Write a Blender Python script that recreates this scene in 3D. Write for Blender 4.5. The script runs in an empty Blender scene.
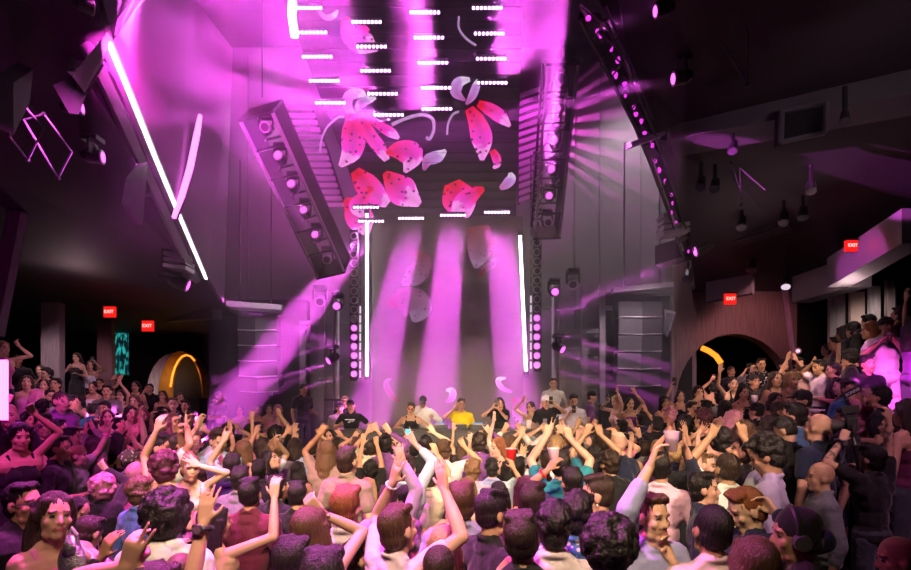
import bpy, bmesh, math, random
import numpy as np
from mathutils import Vector, Matrix, Quaternion
PI = math.pi
rnd = random.Random(7)
SC = bpy.context.scene
COL = SC.collection
F, UC, VH, ZC = 500.0, 455.5, 405.0, 2.2          # focal length in pixels, centre column, horizon row, camera height

def P(u, v, Y):
    """Point of the room seen at pixel u,v at depth Y."""
    return Vector(((u-UC)*Y/F, Y, ZC+(VH-v)*Y/F))

# ------------------------------------------------------------------ materials
def new_mat(name):
    m = bpy.data.materials.new(name); m.use_nodes = True
    nt = m.node_tree
    b = nt.nodes['Principled BSDF']
    return m, nt, b

def mat(name, col, rough=.6, metal=0., noise=.15, scale=8., bump=0., spec=.4, stretch=None):
    """Plain procedural surface: colour broken up by noise, optional bump."""
    m, nt, b = new_mat(name)
    N, L = nt.nodes, nt.links
    tc = N.new('ShaderNodeTexCoord'); no = N.new('ShaderNodeTexNoise'); no.inputs['Scale'].default_value = scale
    no.inputs['Detail'].default_value = 4
    src = tc.outputs['Object']
    if stretch:
        mp = N.new('ShaderNodeMapping'); mp.inputs['Scale'].default_value = stretch
        L.new(src, mp.inputs['Vector']); src = mp.outputs['Vector']
    L.new(src, no.inputs['Vector'])
    mx = N.new('ShaderNodeMix'); mx.data_type = 'RGBA'
    c = Vector(col)
    mx.inputs['A'].default_value = (*[max(0, x*(1-noise)) for x in c], 1)
    mx.inputs['B'].default_value = (*[min(1, x*(1+noise)) for x in c], 1)
    L.new(no.outputs['Fac'], mx.inputs['Factor']); L.new(mx.outputs['Result'], b.inputs['Base Color'])
    b.inputs['Roughness'].default_value = rough; b.inputs['Metallic'].default_value = metal
    b.inputs['Specular IOR Level'].default_value = spec
    if bump:
        bp = N.new('ShaderNodeBump'); bp.inputs['Strength'].default_value = bump; bp.inputs['Distance'].default_value = .02
        L.new(no.outputs['Fac'], bp.inputs['Height']); L.new(bp.outputs['Normal'], b.inputs['Normal'])
    return m

def glow(name, col, strength):
    m, nt, b = new_mat(name)
    b.inputs['Base Color'].default_value = (*[x*.5 for x in col], 1)
    b.inputs['Emission Color'].default_value = (*col, 1); b.inputs['Emission Strength'].default_value = strength
    return m

def objcol_mat(name, rough, noise, scale, bump, spec=.3, stretch=None, paint=False, bdist=.01, sheen=0.):
    """Material that takes its colour from the object's own colour."""
    m, nt, b = new_mat(name)
    N, L = nt.nodes, nt.links
    oi = N.new('ShaderNodeObjectInfo')
    tc = N.new('ShaderNodeTexCoord'); no = N.new('ShaderNodeTexNoise')
    no.inputs['Scale'].default_value = scale; no.inputs['Detail'].default_value = 3
    src = tc.outputs['Object']
    if stretch:
        mp = N.new('ShaderNodeMapping'); mp.inputs['Scale'].default_value = stretch
        L.new(src, mp.inputs['Vector']); src = mp.outputs['Vector']
    L.new(src, no.inputs['Vector'])
    mr = N.new('ShaderNodeMapRange'); mr.inputs['To Min'].default_value = 1-noise; mr.inputs['To Max'].default_value = 1+noise
    L.new(no.outputs['Fac'], mr.inputs['Value'])
    vm = N.new('ShaderNodeVectorMath'); vm.operation = 'SCALE'
    L.new(oi.outputs['Color'], vm.inputs[0]); L.new(mr.outputs['Result'], vm.inputs['Scale'])
    out = vm.outputs['Vector']
    if paint:
        at = N.new('ShaderNodeAttribute'); at.attribute_name = 'paint'
        mx = N.new('ShaderNodeMix'); mx.data_type = 'RGBA'
        L.new(at.outputs['Alpha'], mx.inputs['Factor']); L.new(out, mx.inputs['A']); L.new(at.outputs['Color'], mx.inputs['B'])
        out = mx.outputs['Result']
    L.new(out, b.inputs['Base Color'])
    b.inputs['Roughness'].default_value = rough; b.inputs['Specular IOR Level'].default_value = spec
    if sheen:
        b.inputs['Sheen Weight'].default_value = sheen
    if bump:
        bp = N.new('ShaderNodeBump'); bp.inputs['Strength'].default_value = bump; bp.inputs['Distance'].default_value = bdist
        L.new(no.outputs['Fac'], bp.inputs['Height']); L.new(bp.outputs['Normal'], b.inputs['Normal'])
    return m

M = dict(
    floor=mat('floor_dark', (.03, .028, .03), .35, noise=.3, scale=3),
    black=mat('black_matte', (.012, .011, .012), .75, noise=.3, scale=5),
    ceil=mat('ceiling_charcoal', (.035, .03, .034), .8, noise=.25, scale=1.2),
    soffit=mat('soffit_grey', (.11, .10, .11), .7, noise=.2, scale=1.5),
    grey=mat('grey_panel', (.16, .15, .155), .7, noise=.18, scale=.9),
    shell=mat('shell_plaster', (.27, .245, .27), .75, noise=.10, scale=.7),
    steel=mat('dull_steel', (.42, .40, .42), .45, .25, noise=.2, scale=12),
    fixture=mat('fixture_black', (.02, .02, .022), .38, 0, noise=.2, scale=10, spec=.5),
    cab=mat('speaker_black', (.05, .046, .05), .55, 0, noise=.3, scale=60, bump=.2),
    led=None,
    wood=mat('stained_timber', (.16, .10, .095), .5, noise=.65, scale=5, stretch=(5, 5, .35), bump=.2),
    concrete=mat('pillar_timber', (.22, .185, .19), .65, noise=.5, scale=5, stretch=(6, 6, .4)),
    marble=mat('pale_marble', (.5, .46, .48), .4, noise=.5, scale=3, stretch=(4, 4, 1)),
    brass=mat('amber_panel', (.45, .2, .03), .4, .3, noise=.3, scale=4),
    rail=mat('rail_metal', (.25, .23, .22), .35, .8, noise=.1),
    booth=mat('booth_panel', (.045, .04, .04), .5, noise=.25, scale=2, stretch=(.4, 1, 5)),
    white=mat('white_paint', (.7, .68, .7), .5, noise=.06),
    tube=glow('tube_light', (1., .86, .95), 9.),
    strip=glow('strip_light', (1., .84, .92), 5.5),
    neon=glow('neon_magenta', (1., .10, .85), 6.),
    cell=glow('led_cell', (1., .42, 1.), 14.),
    lens=glow('lens_magenta', (1., .10, .92), 3.2),
    tower_lens=glow('tower_lens', (1., .14, .92), 1.7),
    truss_lamp=glow('truss_lamp', (.9, .05, .85), 1.1),
    lens_off=mat('lens_glass', (.08, .07, .09), .12, noise=.1, spec=.8),
    lens_white=glow('lens_white', (1., .8, .95), .8),
    red=glow('exit_red', (1., .012, .008), 1.1),
    exit_text=glow('exit_letters', (1., .5, .45), 1.6),
    amber=glow('amber_strip', (1., .26, .02), 2.0),
    paper=mat('card_white', (.75, .75, .75), .6, noise=.05),
)

def led_material():
    m, nt, b = new_mat('led_screen_mesh')
    N, L = nt.nodes, nt.links
    tc = N.new('ShaderNodeTexCoord')
    wv = N.new('ShaderNodeTexWave'); wv.bands_direction = 'Z'; wv.inputs['Scale'].default_value = 2.2
    wv.inputs['Distortion'].default_value = .25
    no = N.new('ShaderNodeTexNoise'); no.inputs['Scale'].default_value = 1.1
    L.new(tc.outputs['Object'], wv.inputs['Vector']); L.new(tc.outputs['Object'], no.inputs['Vector'])
    cr = N.new('ShaderNodeValToRGB')
    cr.color_ramp.elements[0].color = (.012, .008, .014, 1); cr.color_ramp.elements[1].color = (.05, .028, .05, 1)
    L.new(wv.outputs['Fac'], cr.inputs['Fac']); L.new(cr.outputs['Color'], b.inputs['Base Color'])
    b.inputs['Roughness'].default_value = .6
    return m
M['led'] = led_material()

def petal_material(name, rim, core, tip, strength, spots=True):
    """Screen picture of a spotted petal: red core running to a pink rim, dark spots."""
    m, nt, b = new_mat(name)
    N, L = nt.nodes, nt.links
    uv = N.new('ShaderNodeAttribute'); uv.attribute_name = 'petal'
    sp = N.new('ShaderNodeSeparateColor'); L.new(uv.outputs['Color'], sp.inputs['Color'])
    no = N.new('ShaderNodeTexNoise'); no.inputs['Scale'].default_value = 6
    tc = N.new('ShaderNodeTexCoord'); L.new(tc.outputs['Object'], no.inputs['Vector'])
    # R = along petal 0..1, G = distance from centre line 0..1
    ad = N.new('ShaderNodeMath'); ad.operation = 'MULTIPLY_ADD'
    L.new(no.outputs['Fac'], ad.inputs[0]); ad.inputs[1].default_value = .5; L.new(sp.outputs['Red'], ad.inputs[2])
    cr = N.new('ShaderNodeValToRGB'); e = cr.color_ramp.elements
    e[0].position = .35; e[0].color = (*core, 1); e[1].position = .95; e[1].color = (*rim, 1)
    x = e.new(1.0); x.color = (*tip, 1)
    L.new(ad.outputs[0], cr.inputs['Fac'])
    vo = N.new('ShaderNodeTexVoronoi'); vo.inputs['Scale'].default_value = 7.5
    L.new(tc.outputs['Object'], vo.inputs['Vector'])
    lt = N.new('ShaderNodeMath'); lt.operation = 'LESS_THAN'; lt.inputs[1].default_value = .22 if spots else -1
    L.new(vo.outputs['Distance'], lt.inputs[0])
    mx = N.new('ShaderNodeMix'); mx.data_type = 'RGBA'
    L.new(lt.outputs[0], mx.inputs['Factor']); L.new(cr.outputs['Color'], mx.inputs['A']); mx.inputs['B'].default_value = (.12, 0, .05, 1)
    mul = N.new('ShaderNodeMath'); mul.operation = 'MULTIPLY_ADD'
    L.new(sp.outputs['Green'], mul.inputs[0]); mul.inputs[1].default_value = .35*strength; mul.inputs[2].default_value = .75*strength
    L.new(mx.outputs['Result'], b.inputs['Emission Color']); L.new(mul.outputs[0], b.inputs['Emission Strength'])
    b.inputs['Base Color'].default_value = (.02, .01, .02, 1)
    return m
M['petal'] = petal_material('petal_pink', (.95, .05, .66), (.85, .0, .03), (1., .30, .85), 1.1)
M['petal_violet'] = petal_material('petal_violet', (.75, .35, .95), (.6, .12, .5), (.95, .7, 1.), .9, False)
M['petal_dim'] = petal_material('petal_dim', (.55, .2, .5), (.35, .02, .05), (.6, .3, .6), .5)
M['stem'] = glow('stem_line', (.6, .35, .65), .7)

def teal_material():
    m, nt, b = new_mat('teal_screen_picture')
    N, L = nt.nodes, nt.links
    tc = N.new('ShaderNodeTexCoord'); mp = N.new('ShaderNodeMapping'); mp.inputs['Scale'].default_value = (14, 14, 4)
    no = N.new('ShaderNodeTexNoise'); no.inputs['Scale'].default_value = 1.1; no.inputs['Detail'].default_value = 5
    L.new(tc.outputs['Object'], mp.inputs['Vector']); L.new(mp.outputs['Vector'], no.inputs['Vector'])
    cr = N.new('ShaderNodeValToRGB'); e = cr.color_ramp.elements
    e[0].position = .48; e[0].color = (.004, .012, .02, 1); e[1].position = .62; e[1].color = (.03, .55, .5, 1)
    L.new(no.outputs['Fac'], cr.inputs['Fac'])
    L.new(cr.outputs['Color'], b.inputs['Emission Color']); b.inputs['Emission Strength'].default_value = .8
    b.inputs['Base Color'].default_value = (.01, .01, .01, 1)
    return m
M['teal'] = teal_material()

# ------------------------------------------------------------------ mesh building
class MB:
    def __init__(s): s.v = []; s.f = []
    def add(s, vs, fs):
        b = len(s.v); s.v += [Vector(x) for x in vs]; s.f += [tuple(b+i for i in f) for f in fs]; return s
    def box(s, c, size, R=None):
        x, y, z = [k/2 for k in size]; c = Vector(c)
        vs = [Vector((a*x, b*y, d*z)) for d in (-1, 1) for b in (-1, 1) for a in (-1, 1)]
        if R is not None: vs = [R @ k for k in vs]
        return s.add([c+k for k in vs], [(0, 2, 3, 1), (4, 5, 7, 6), (0, 1, 5, 4), (2, 6, 7, 3), (0, 4, 6, 2), (1, 3, 7, 5)])
    def cyl(s, p0, p1, r0, r1=None, n=12):
        p0, p1 = Vector(p0), Vector(p1); r1 = r0 if r1 is None else r1
        q = (p1-p0).to_track_quat('Z', 'Y')
        ring = [(math.cos(2*PI*i/n), math.sin(2*PI*i/n)) for i in range(n)]
        vs = [p0+q @ Vector((a*r0, b*r0, 0)) for a, b in ring]+[p1+q @ Vector((a*r1, b*r1, 0)) for a, b in ring]
        fs = [(i, (i+1) % n, n+(i+1) % n, n+i) for i in range(n)]+[tuple(reversed(range(n))), tuple(range(n, 2*n))]
        return s.add(vs, fs)
    def bar(s, p0, p1, w, h=None):
        p0, p1 = Vector(p0), Vector(p1); h = h or w; d = p1-p0
        q = d.to_track_quat('Z', 'Y').to_matrix()
        return s.box((p0+p1)/2, (w, h, d.length), q)
    def tube(s, pts, r, n=8):
        pts = [Vector(p) for p in pts]
        k = len(pts); vs = []; fs = []
        for i, p in enumerate(pts):
            d = (pts[min(i+1, k-1)]-pts[max(i-1, 0)])
            q = d.to_track_quat('Z', 'Y')
            rr = r[i] if isinstance(r, (list, tuple)) else r
            vs += [p+q @ Vector((math.cos(2*PI*j/n)*rr, math.sin(2*PI*j/n)*rr, 0)) for j in range(n)]
        for i in range(k-1):
            for j in range(n):
                fs.append((i*n+j, i*n+(j+1) % n, (i+1)*n+(j+1) % n, (i+1)*n+j))
        fs += [tuple(reversed(range(n))), tuple((k-1)*n+j for j in range(n))]
        return s.add(vs, fs)
    def prism(s, pts, ext):
        pts = [Vector(p) for p in pts]; n = len(pts); e = Vector(ext)
        return s.add(pts+[p+e for p in pts], [tuple(range(n)), tuple(reversed(range(n, 2*n)))]+[(i, n+i, n+(i+1) % n, (i+1) % n) for i in range(n)])
    def ball(s, c, r, n=10, m=7, R=None):
        c = Vector(c); r = Vector(r) if not isinstance(r, (int, float)) else Vector((r, r, r))
        vs = [Vector((0, 0, -1))]
        for i in range(1, m):
            t = -PI/2+PI*i/m
            vs += [Vector((math.cos(t)*math.cos(2*PI*j/n), math.cos(t)*math.sin(2*PI*j/n), math.sin(t))) for j in range(n)]
        vs.append(Vector((0, 0, 1)))
        fs = [(0, 1+(j+1) % n, 1+j) for j in range(n)]
        for i in range(m-2):
            b = 1+i*n
            fs += [(b+j, b+(j+1) % n, b+n+(j+1) % n, b+n+j) for j in range(n)]
        b = 1+(m-2)*n; t = len(vs)-1
        fs += [(b+j, b+(j+1) % n, t) for j in range(n)]
        vs = [Vector((k.x*r.x, k.y*r.y, k.z*r.z)) for k in vs]
        if R is not None: vs = [R @ k for k in vs]
        return s.add([c+k for k in vs], fs)
    def mesh(s, name, off=Vector(), smooth=False):
        me = bpy.data.meshes.new(name)
        me.from_pydata([tuple(v-off) for v in s.v], [], s.f); me.validate()
        bm = bmesh.new(); bm.from_mesh(me); bmesh.ops.recalc_face_normals(bm, faces=bm.faces); bm.to_mesh(me); bm.free()
        if smooth: me.shade_smooth()
        return me
    def build(s, name, m, parent=None, off=None, smooth=False, bevel=0.):
        o0 = off if off is not None else (Vector(parent['_o']) if parent is not None and '_o' in parent else Vector())
        me = s.mesh(name, o0, smooth)
        if bevel:
            bm = bmesh.new(); bm.from_mesh(me)
            bmesh.ops.bevel(bm, geom=bm.edges[:], offset=bevel, segments=2, affect='EDGES', profile=.7); bm.to_mesh(me); bm.free()
        me.materials.append(m)
        o = bpy.data.objects.new(name, me); COL.objects.link(o)
        if parent is not None: o.parent = parent
        elif off is not None: o.location = off
        return o

def tag(o, label, cat, group=None, kind=None):
    if label: o['label'] = label
    if cat: o['category'] = cat
    if group: o['group'] = group
    if kind: o['kind'] = kind
    return o

def thing(name, loc, label, cat, group=None):
    o = bpy.data.objects.new(name, None); COL.objects.link(o)
    o.empty_display_size = .1; o.location = loc; o['_o'] = tuple(loc)
    return tag(o, label, cat, group)

def struct(name, mb, m, **k):
    o = mb.build(name, m, **k); o['kind'] = 'structure'; return o

def finish_things():
    for o in bpy.data.objects:
        if '_o' in o: del o['_o']

def spot(name, loc, aim, energy, col, angle=12, blend=.4, size=.05):
    l = bpy.data.lights.new(name, 'SPOT'); l.energy = energy; l.color = col
    l.spot_size = math.radians(angle); l.spot_blend = blend; l.shadow_soft_size = size
    o = bpy.data.objects.new(name, l); COL.objects.link(o); o.location = loc
    o.rotation_euler = (Vector(aim)-Vector(loc)).to_track_quat('-Z', 'Y').to_euler(); return o

def area(name, loc, d, energy, col, sx, sy, spread, up=(1, 0, 0)):
    l = bpy.data.lights.new(name, 'AREA'); l.energy = energy; l.color = col
    l.shape = 'RECTANGLE'; l.size = sx; l.size_y = sy; l.spread = math.radians(spread)
    o = bpy.data.objects.new(name, l); COL.objects.link(o); o.location = loc
    z = -Vector(d).normalized(); x = Vector(up); x = (x-x.dot(z)*z).normalized(); y = z.cross(x)
    o.rotation_euler = Matrix((x, y, z)).transposed().to_euler(); return o

def point(name, loc, energy, col, size=.1):
    l = bpy.data.lights.new(name, 'POINT'); l.energy = energy; l.color = col; l.shadow_soft_size = size
    o = bpy.data.objects.new(name, l); COL.objects.link(o); o.location = loc; return o

def text_mesh(name, body, m, size, depth=.004):
    c = bpy.data.curves.new(name, 'FONT'); c.body = body; c.size = size; c.extrude = depth
    c.align_x = 'CENTER'; c.align_y = 'CENTER'
    t = bpy.data.objects.new(name, c); COL.objects.link(t)
    dg = bpy.context.evaluated_depsgraph_get()
    me = bpy.data.meshes.new_from_object(t.evaluated_get(dg)); me.materials.clear(); me.materials.append(m)
    bpy.data.objects.remove(t); bpy.data.curves.remove(c)
    o = bpy.data.objects.new(name, me); COL.objects.link(o); return o

# ------------------------------------------------------------------ camera, world
cam = bpy.data.cameras.new('camera'); co = bpy.data.objects.new('camera', cam); COL.objects.link(co)
co.location = (0, 0, ZC); co.rotation_euler = (PI/2, 0, 0)
cam.sensor_width = 36; cam.lens = 36*F/911; cam.shift_y = (VH-285)/911; cam.clip_start = .05
SC.camera = co
w = bpy.data.worlds.new('dark_room'); SC.world = w; w.use_nodes = True
w.node_tree.nodes['Background'].inputs['Color'].default_value = (.55, .30, .50, 1)
w.node_tree.nodes['Background'].inputs['Strength'].default_value = .04
SC.view_settings.view_transform = 'Standard'; SC.view_settings.look = 'None'
SC.view_settings.gamma = 1; SC.view_settings.use_curve_mapping = False
SC.view_settings.exposure = 0.0
cy = SC.cycles
cy.max_bounces = 4; cy.diffuse_bounces = 2; cy.glossy_bounces = 2; cy.transmission_bounces = 3; cy.volume_bounces = 0
cy.transparent_max_bounces = 6; cy.caustics_reflective = False; cy.caustics_refractive = False
cy.sample_clamp_indirect = 4; cy.use_adaptive_sampling = False
# ------------------------------------------------------------------ the room
def room():
    struct('floor', MB().box((0, 11.1, -.1), (34, 14.8, .2)), M['floor'])
    struct('floor_pit', MB().box((0, -.4, -.4), (34, 8.2, .2)), M['floor'])
    # back wall and far walls
    struct('wall_back', MB().box((0, 13.85, 6), (13.2, .3, 12)), M['grey'])
    g = MB()
    for u in (575, 600, 641, 661, 248, 215): g.box((P(u, 200, 13.68).x, 13.69, 8), (.03, .03, 7.5))
    struct('trim_1', g, M['soffit'])
    struct('wall_left_far', MB().box((-12.5, 17.6, 3.2), (13, .3, 6.6)), M['black'])
    struct('wall_left_return', MB().box((-6.45, 15.75, 3.2), (.3, 3.5, 6.4)), M['black'])
    struct('wall_left', MB().box((-16.4, 7, 3.2), (.3, 22, 6.6)), M['black'])
    struct('wall_right', MB().box((14.5, 5, 3.2), (.3, 22, 6.6)), M['black'])
    struct('wall_behind', MB().box((0, -4.4, 3.2), (31, .3, 6.6)), M['black'])
    # right timber wall with the arch opening: u 676-795, depth 13.2
    Y = 13.2
    cx, rx, base, top = P(735, 0, Y).x, 1.55, 0.0, P(0, 334, Y).z
    ztop = 6.0; x0, x1 = P(672, 0, Y).x, P(797, 0, Y).x
    mb = MB(); n = 20; arc = []
    for i in range(n+1):
        t = PI*i/n; arc.append((cx-rx*math.cos(t), 2.3+(top-2.3)*math.sin(t)))
    arc = [(cx-rx, 0)]+arc+[(cx+rx, 0)]
    def outer(x, z, i):
        if i == 0: return (x0, 0)
        if i == len(arc)-1: return (x1, 0)
        f = (i-1)/(len(arc)-3)
        return (x0, ztop*f/.3) if f < .3 else ((x1, ztop*(1-f)/.3) if f > .7 else (x0+(x1-x0)*(f-.3)/.4, ztop))
    for i in range(len(arc)-1):
        a, b = arc[i], arc[i+1]; c, d = outer(*b, i+1), outer(*a, i)
        mb.prism([(a[0], Y, a[1]), (b[0], Y, b[1]), (c[0], Y, c[1]), (d[0], Y, d[1])], (0, .35, 0))
    struct('wall_right_timber', mb, M['wood'])
    struct('wall_arch_room', MB().box((cx, Y+2.6, 2.6), (6, .2, 6)), M['black'])
    struct('wall_right_dark', MB().box((x1+1.6, 13.4, 3), (3.1, .3, 6)), M['black'])
    struct('trim_2', MB().bar(P(766+30, 380, 13.1), P(784, 283, 13.1), .09, .09), mat('edge_trim', (.35, .2, .3), .4))
    struct('door_1', MB().box(P(812, 345, 13.2), (.75, .08, 2.3)), mat('door_black', (.006, .006, .006), .5))
    # ceilings (undersides) left and right of the tall dance-floor vault
    L = [P(108, 45, 4.5), P(130, 98, 5.2), P(155, 160, 6.3), P(178, 215, 7.5), P(205, 278, 9.2), Vector((-5.6, 12, 4.6)), Vector((-6.6, 17.5, 4.55))]
    near = [Vector((-2.5, 3.2, 5.5)), Vector((-2.2, -4.4, 5.5))]
    pts = near[::-1]+L+[Vector((-16.4, 17.5, 4.55)), Vector((-16.4, -4.4, 5.5))]
    struct('ceiling_left', MB().prism(pts, (0, 0, .12)), M['ceil'])
    R = [P(597, -4, 4.2), P(616, 37, 4.7), P(632, 75, 5.3), P(648, 113, 6.1), P(661, 150, 6.9), P(677, 200, 8.1), P(690, 245, 9.4), Vector((6.2, 12.9, 5.2)), Vector((6.6, 17.5, 5.2))]
    pr = [Vector((1.0, -4.4, 5.9)), Vector((1.0, 3.5, 5.75))]+R+[Vector((14.5, 17.5, 5.2)), Vector((14.5, -4.4, 5.5))]
    struct('ceiling_right', MB().prism(pr, (0, 0, .12)), M['ceil'])
    struct('ceiling_vault', MB().box((0, 5, 12.1), (15, 20, .2)), M['black'])
    struct('wall_vault_behind', MB().box((0, -4.2, 8.8), (15, .2, 6.6)), M['black'])
    # vault shells: smooth plaster rising from the ceiling edges
    def shell(name, low, high, m):
        mb = MB(); k = len(low)
        for i in range(k-1):
            mb.add([low[i], low[i+1], high[i+1], high[i]], [(0, 1, 2, 3)])
        o = struct(name, mb, m)
        sm = o.modifiers.new('thick', 'SOLIDIFY'); sm.thickness = .08; sm.offset = 0
    low = [L[0]+Vector((0, 0, .05)), *[p+Vector((0, 0, .05)) for p in L[1:6]]]
    hi = [P(136, 0, 5.2), P(155, -20, 6.2), P(172, -20, 7.3), P(185, -10, 8.6), P(194, 0, 9.8), Vector((-6.1, 13.6, 11.9))]
    shell('wall_vault_left', low, hi, M['shell'])
    lo2 = [Vector((-2.2, -4.2, 5.55)), Vector((-2.5, 3.2, 5.55)), low[0]]
    hi2 = [Vector((-2.4, -4.2, 11.9)), Vector((-2.7, 3.4, 11.9)), hi[0]]
    shell('wall_vault_near', lo2, hi2, M['black'])
    lo3 = [p+Vector((.02, 0, .08)) for p in R[:8]]
    hi3 = [Vector((p.x+.35+.02*i, p.y+.5, 11.9)) for i, p in enumerate(R[:8])]
    shell('wall_vault_right', lo3, hi3, M['black'])
    # triangular fins hanging by the ceiling edge, left
    struct('trim_3', MB().prism([P(96, 63, 4.4), P(53, 85, 4.0), P(69, 113, 4.0), P(78, 92, 4.2)], (.04, .05, .02)), M['soffit'])
    struct('trim_18', MB().prism([P(134, -2, 4.75), P(72, 76, 4.05), P(84, 92, 4.2), P(108, 47, 4.45)], (-.03, .06, .02)), M['shell'])
    struct('trim_4', MB().prism([P(126, 178, 5.8), P(141, 160, 6.2), P(136, 224, 6.0), P(121, 204, 5.7)], (.05, .05, 0)), M['soffit'])
    struct('trim_5', MB().tube([p+Vector((-.14, -.05, -.06)) for p in L[:5]], .07, 4), M['soffit'])
    # soffit bands and beams under the ceilings
    def band(name, a, b, h, t, m):
        a, b = Vector(a), Vector(b); d = (b-a).cross(Vector((0, 0, 1))).normalized()*t
        if d.y < 0: d = -d
        struct(name, MB().prism([a, b, b+Vector((0, 0, h)), a+Vector((0, 0, h))], d), m)
    band('trim_6', P(670, 140, 6.2), P(940, 88, 5.0), .55, .5, M['soffit'])
    band('trim_7', P(792, 303, 10.5), P(850, 287, 9), .55, .4, M['grey'])
    band('trim_8', P(850, 287, 9), P(930, 243, 7.4), .52, .4, M['grey'])
    band('trim_9', P(706, 302, 12.2), P(752, 293, 11.5), .5, .2, M['soffit'])
    band('trim_10', P(655, 265, 10.5), P(790, 225, 9), .4, .4, M['ceil'])
    band('trim_11', P(160, 322, 15), P(212, 318, 12.5), .55, .25, M['soffit'])
    band('trim_12', P(0, 172, 6.5), P(120, 200, 7.5), .35, .5, M['ceil'])
    band('trim_13', P(0, 222, 9), P(150, 262, 10.5), .4, .5, M['ceil'])
    struct('trim_14', MB().prism([P(-4, 75, 4.0), P(18, 62, 4.4), P(14, 95, 4.3), P(-4, 128, 3.9)], (.05, .1, 0)), M['soffit'])
    # lower side panelling of the stage
    struct('wall_stage_left', MB().box((-5.25, 13.45, 2.5), (2.6, .3, 5.0)), M['black'])
    struct('wall_stage_right', MB().box((5.1, 13.45, 2.6), (2.4, .3, 5.2)), M['black'])
    st = mat('frame_steel', (.22, .20, .21), .5, .3, noise=.2)
    mb = MB()
    for u, v0, v1 in ((303, 330, 420), (322, 300, 420), (331, 292, 410), (562, 300, 410), (584, 285, 410), (602, 285, 405)):
        mb.bar(P(u, v0, 12.9), P(u, v1, 12.9), .14, .12)
    for u0, u1, v in ((300, 333, 345), (300, 360, 323), (560, 604, 331), (540, 612, 308), (560, 590, 347)):
        mb.bar(P(u0, v, 12.95), P(u1, v, 12.95), .1, .1)
    struct('trim_15', mb, st)
    # stage and steps of the raised banks
    struct('floor_stage', MB().box((.2, 11.8, .275), (11.2, 4.1, .55)), M['black'])
    mb = MB()
    for i in range(9):                    # right bank rises outwards
        x = 2.4+.556*i; mb.box(((x+14.3)/2, 7.6 if i < 4 else 8.3, .1+.2*i), (14.3-x, 7.8 if i < 4 else 9.2, .2))
    struct('floor_bank_right', mb, M['black'])
    mb = MB()
    for i in range(8):
        x = -4.2-.8*i; mb.box(((x-16.2)/2, 10.6, .1+.2*i), (16.2+x, 13.2, .2))
    struct('floor_bank_left', mb, M['black'])
    # pillars
    def pillar(name, u, v0, Y, wd, m, base=0.):
        c = P(u, v0, Y); struct(name, MB().box((c.x, Y+wd*.2, (c.z+base)/2), (wd, wd*.4, c.z-base)), m)
    pillar('column_1', 50, 300, 12.5, .46, M['concrete'])
    pillar('column_2', 104, 314, 14.6, .42, mat('pillar_red_timber', (.14, .09, .10), .6, noise=.4, scale=5, stretch=(6, 6, .4)))
    struct('trim_16', MB().bar(P(18, 212, 7.2), P(-6, 335, 7.2), .13, .2), M['concrete'])
    struct('trim_17', MB().box(P(10, 203, 7.2), (.22, .2, .08)), M['white'])
    # rear right window-like timber panels
    pw = [(828, 851, 295, 345, M['marble']), (849, 871, 292, 340, mat('beige_panel', (.62, .5, .43), .6, noise=.15)), (868, 887, 286, 335, M['marble']), (885, 902, 280, 330, M['concrete'])]
    for i, (u0, u1, v0, v1, m) in enumerate(pw):
        a, b = P(u0, v0, 12.4-.25*i), P(u1, v1, 12.2-.25*i)
        struct('wall_panel', MB().box(((a.x+b.x)/2, a.y, (a.z+b.z)/2), (b.x-a.x-.03, .08, a.z-b.z)), m)
    return L, R

L_EDGE, R_EDGE = room()

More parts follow.
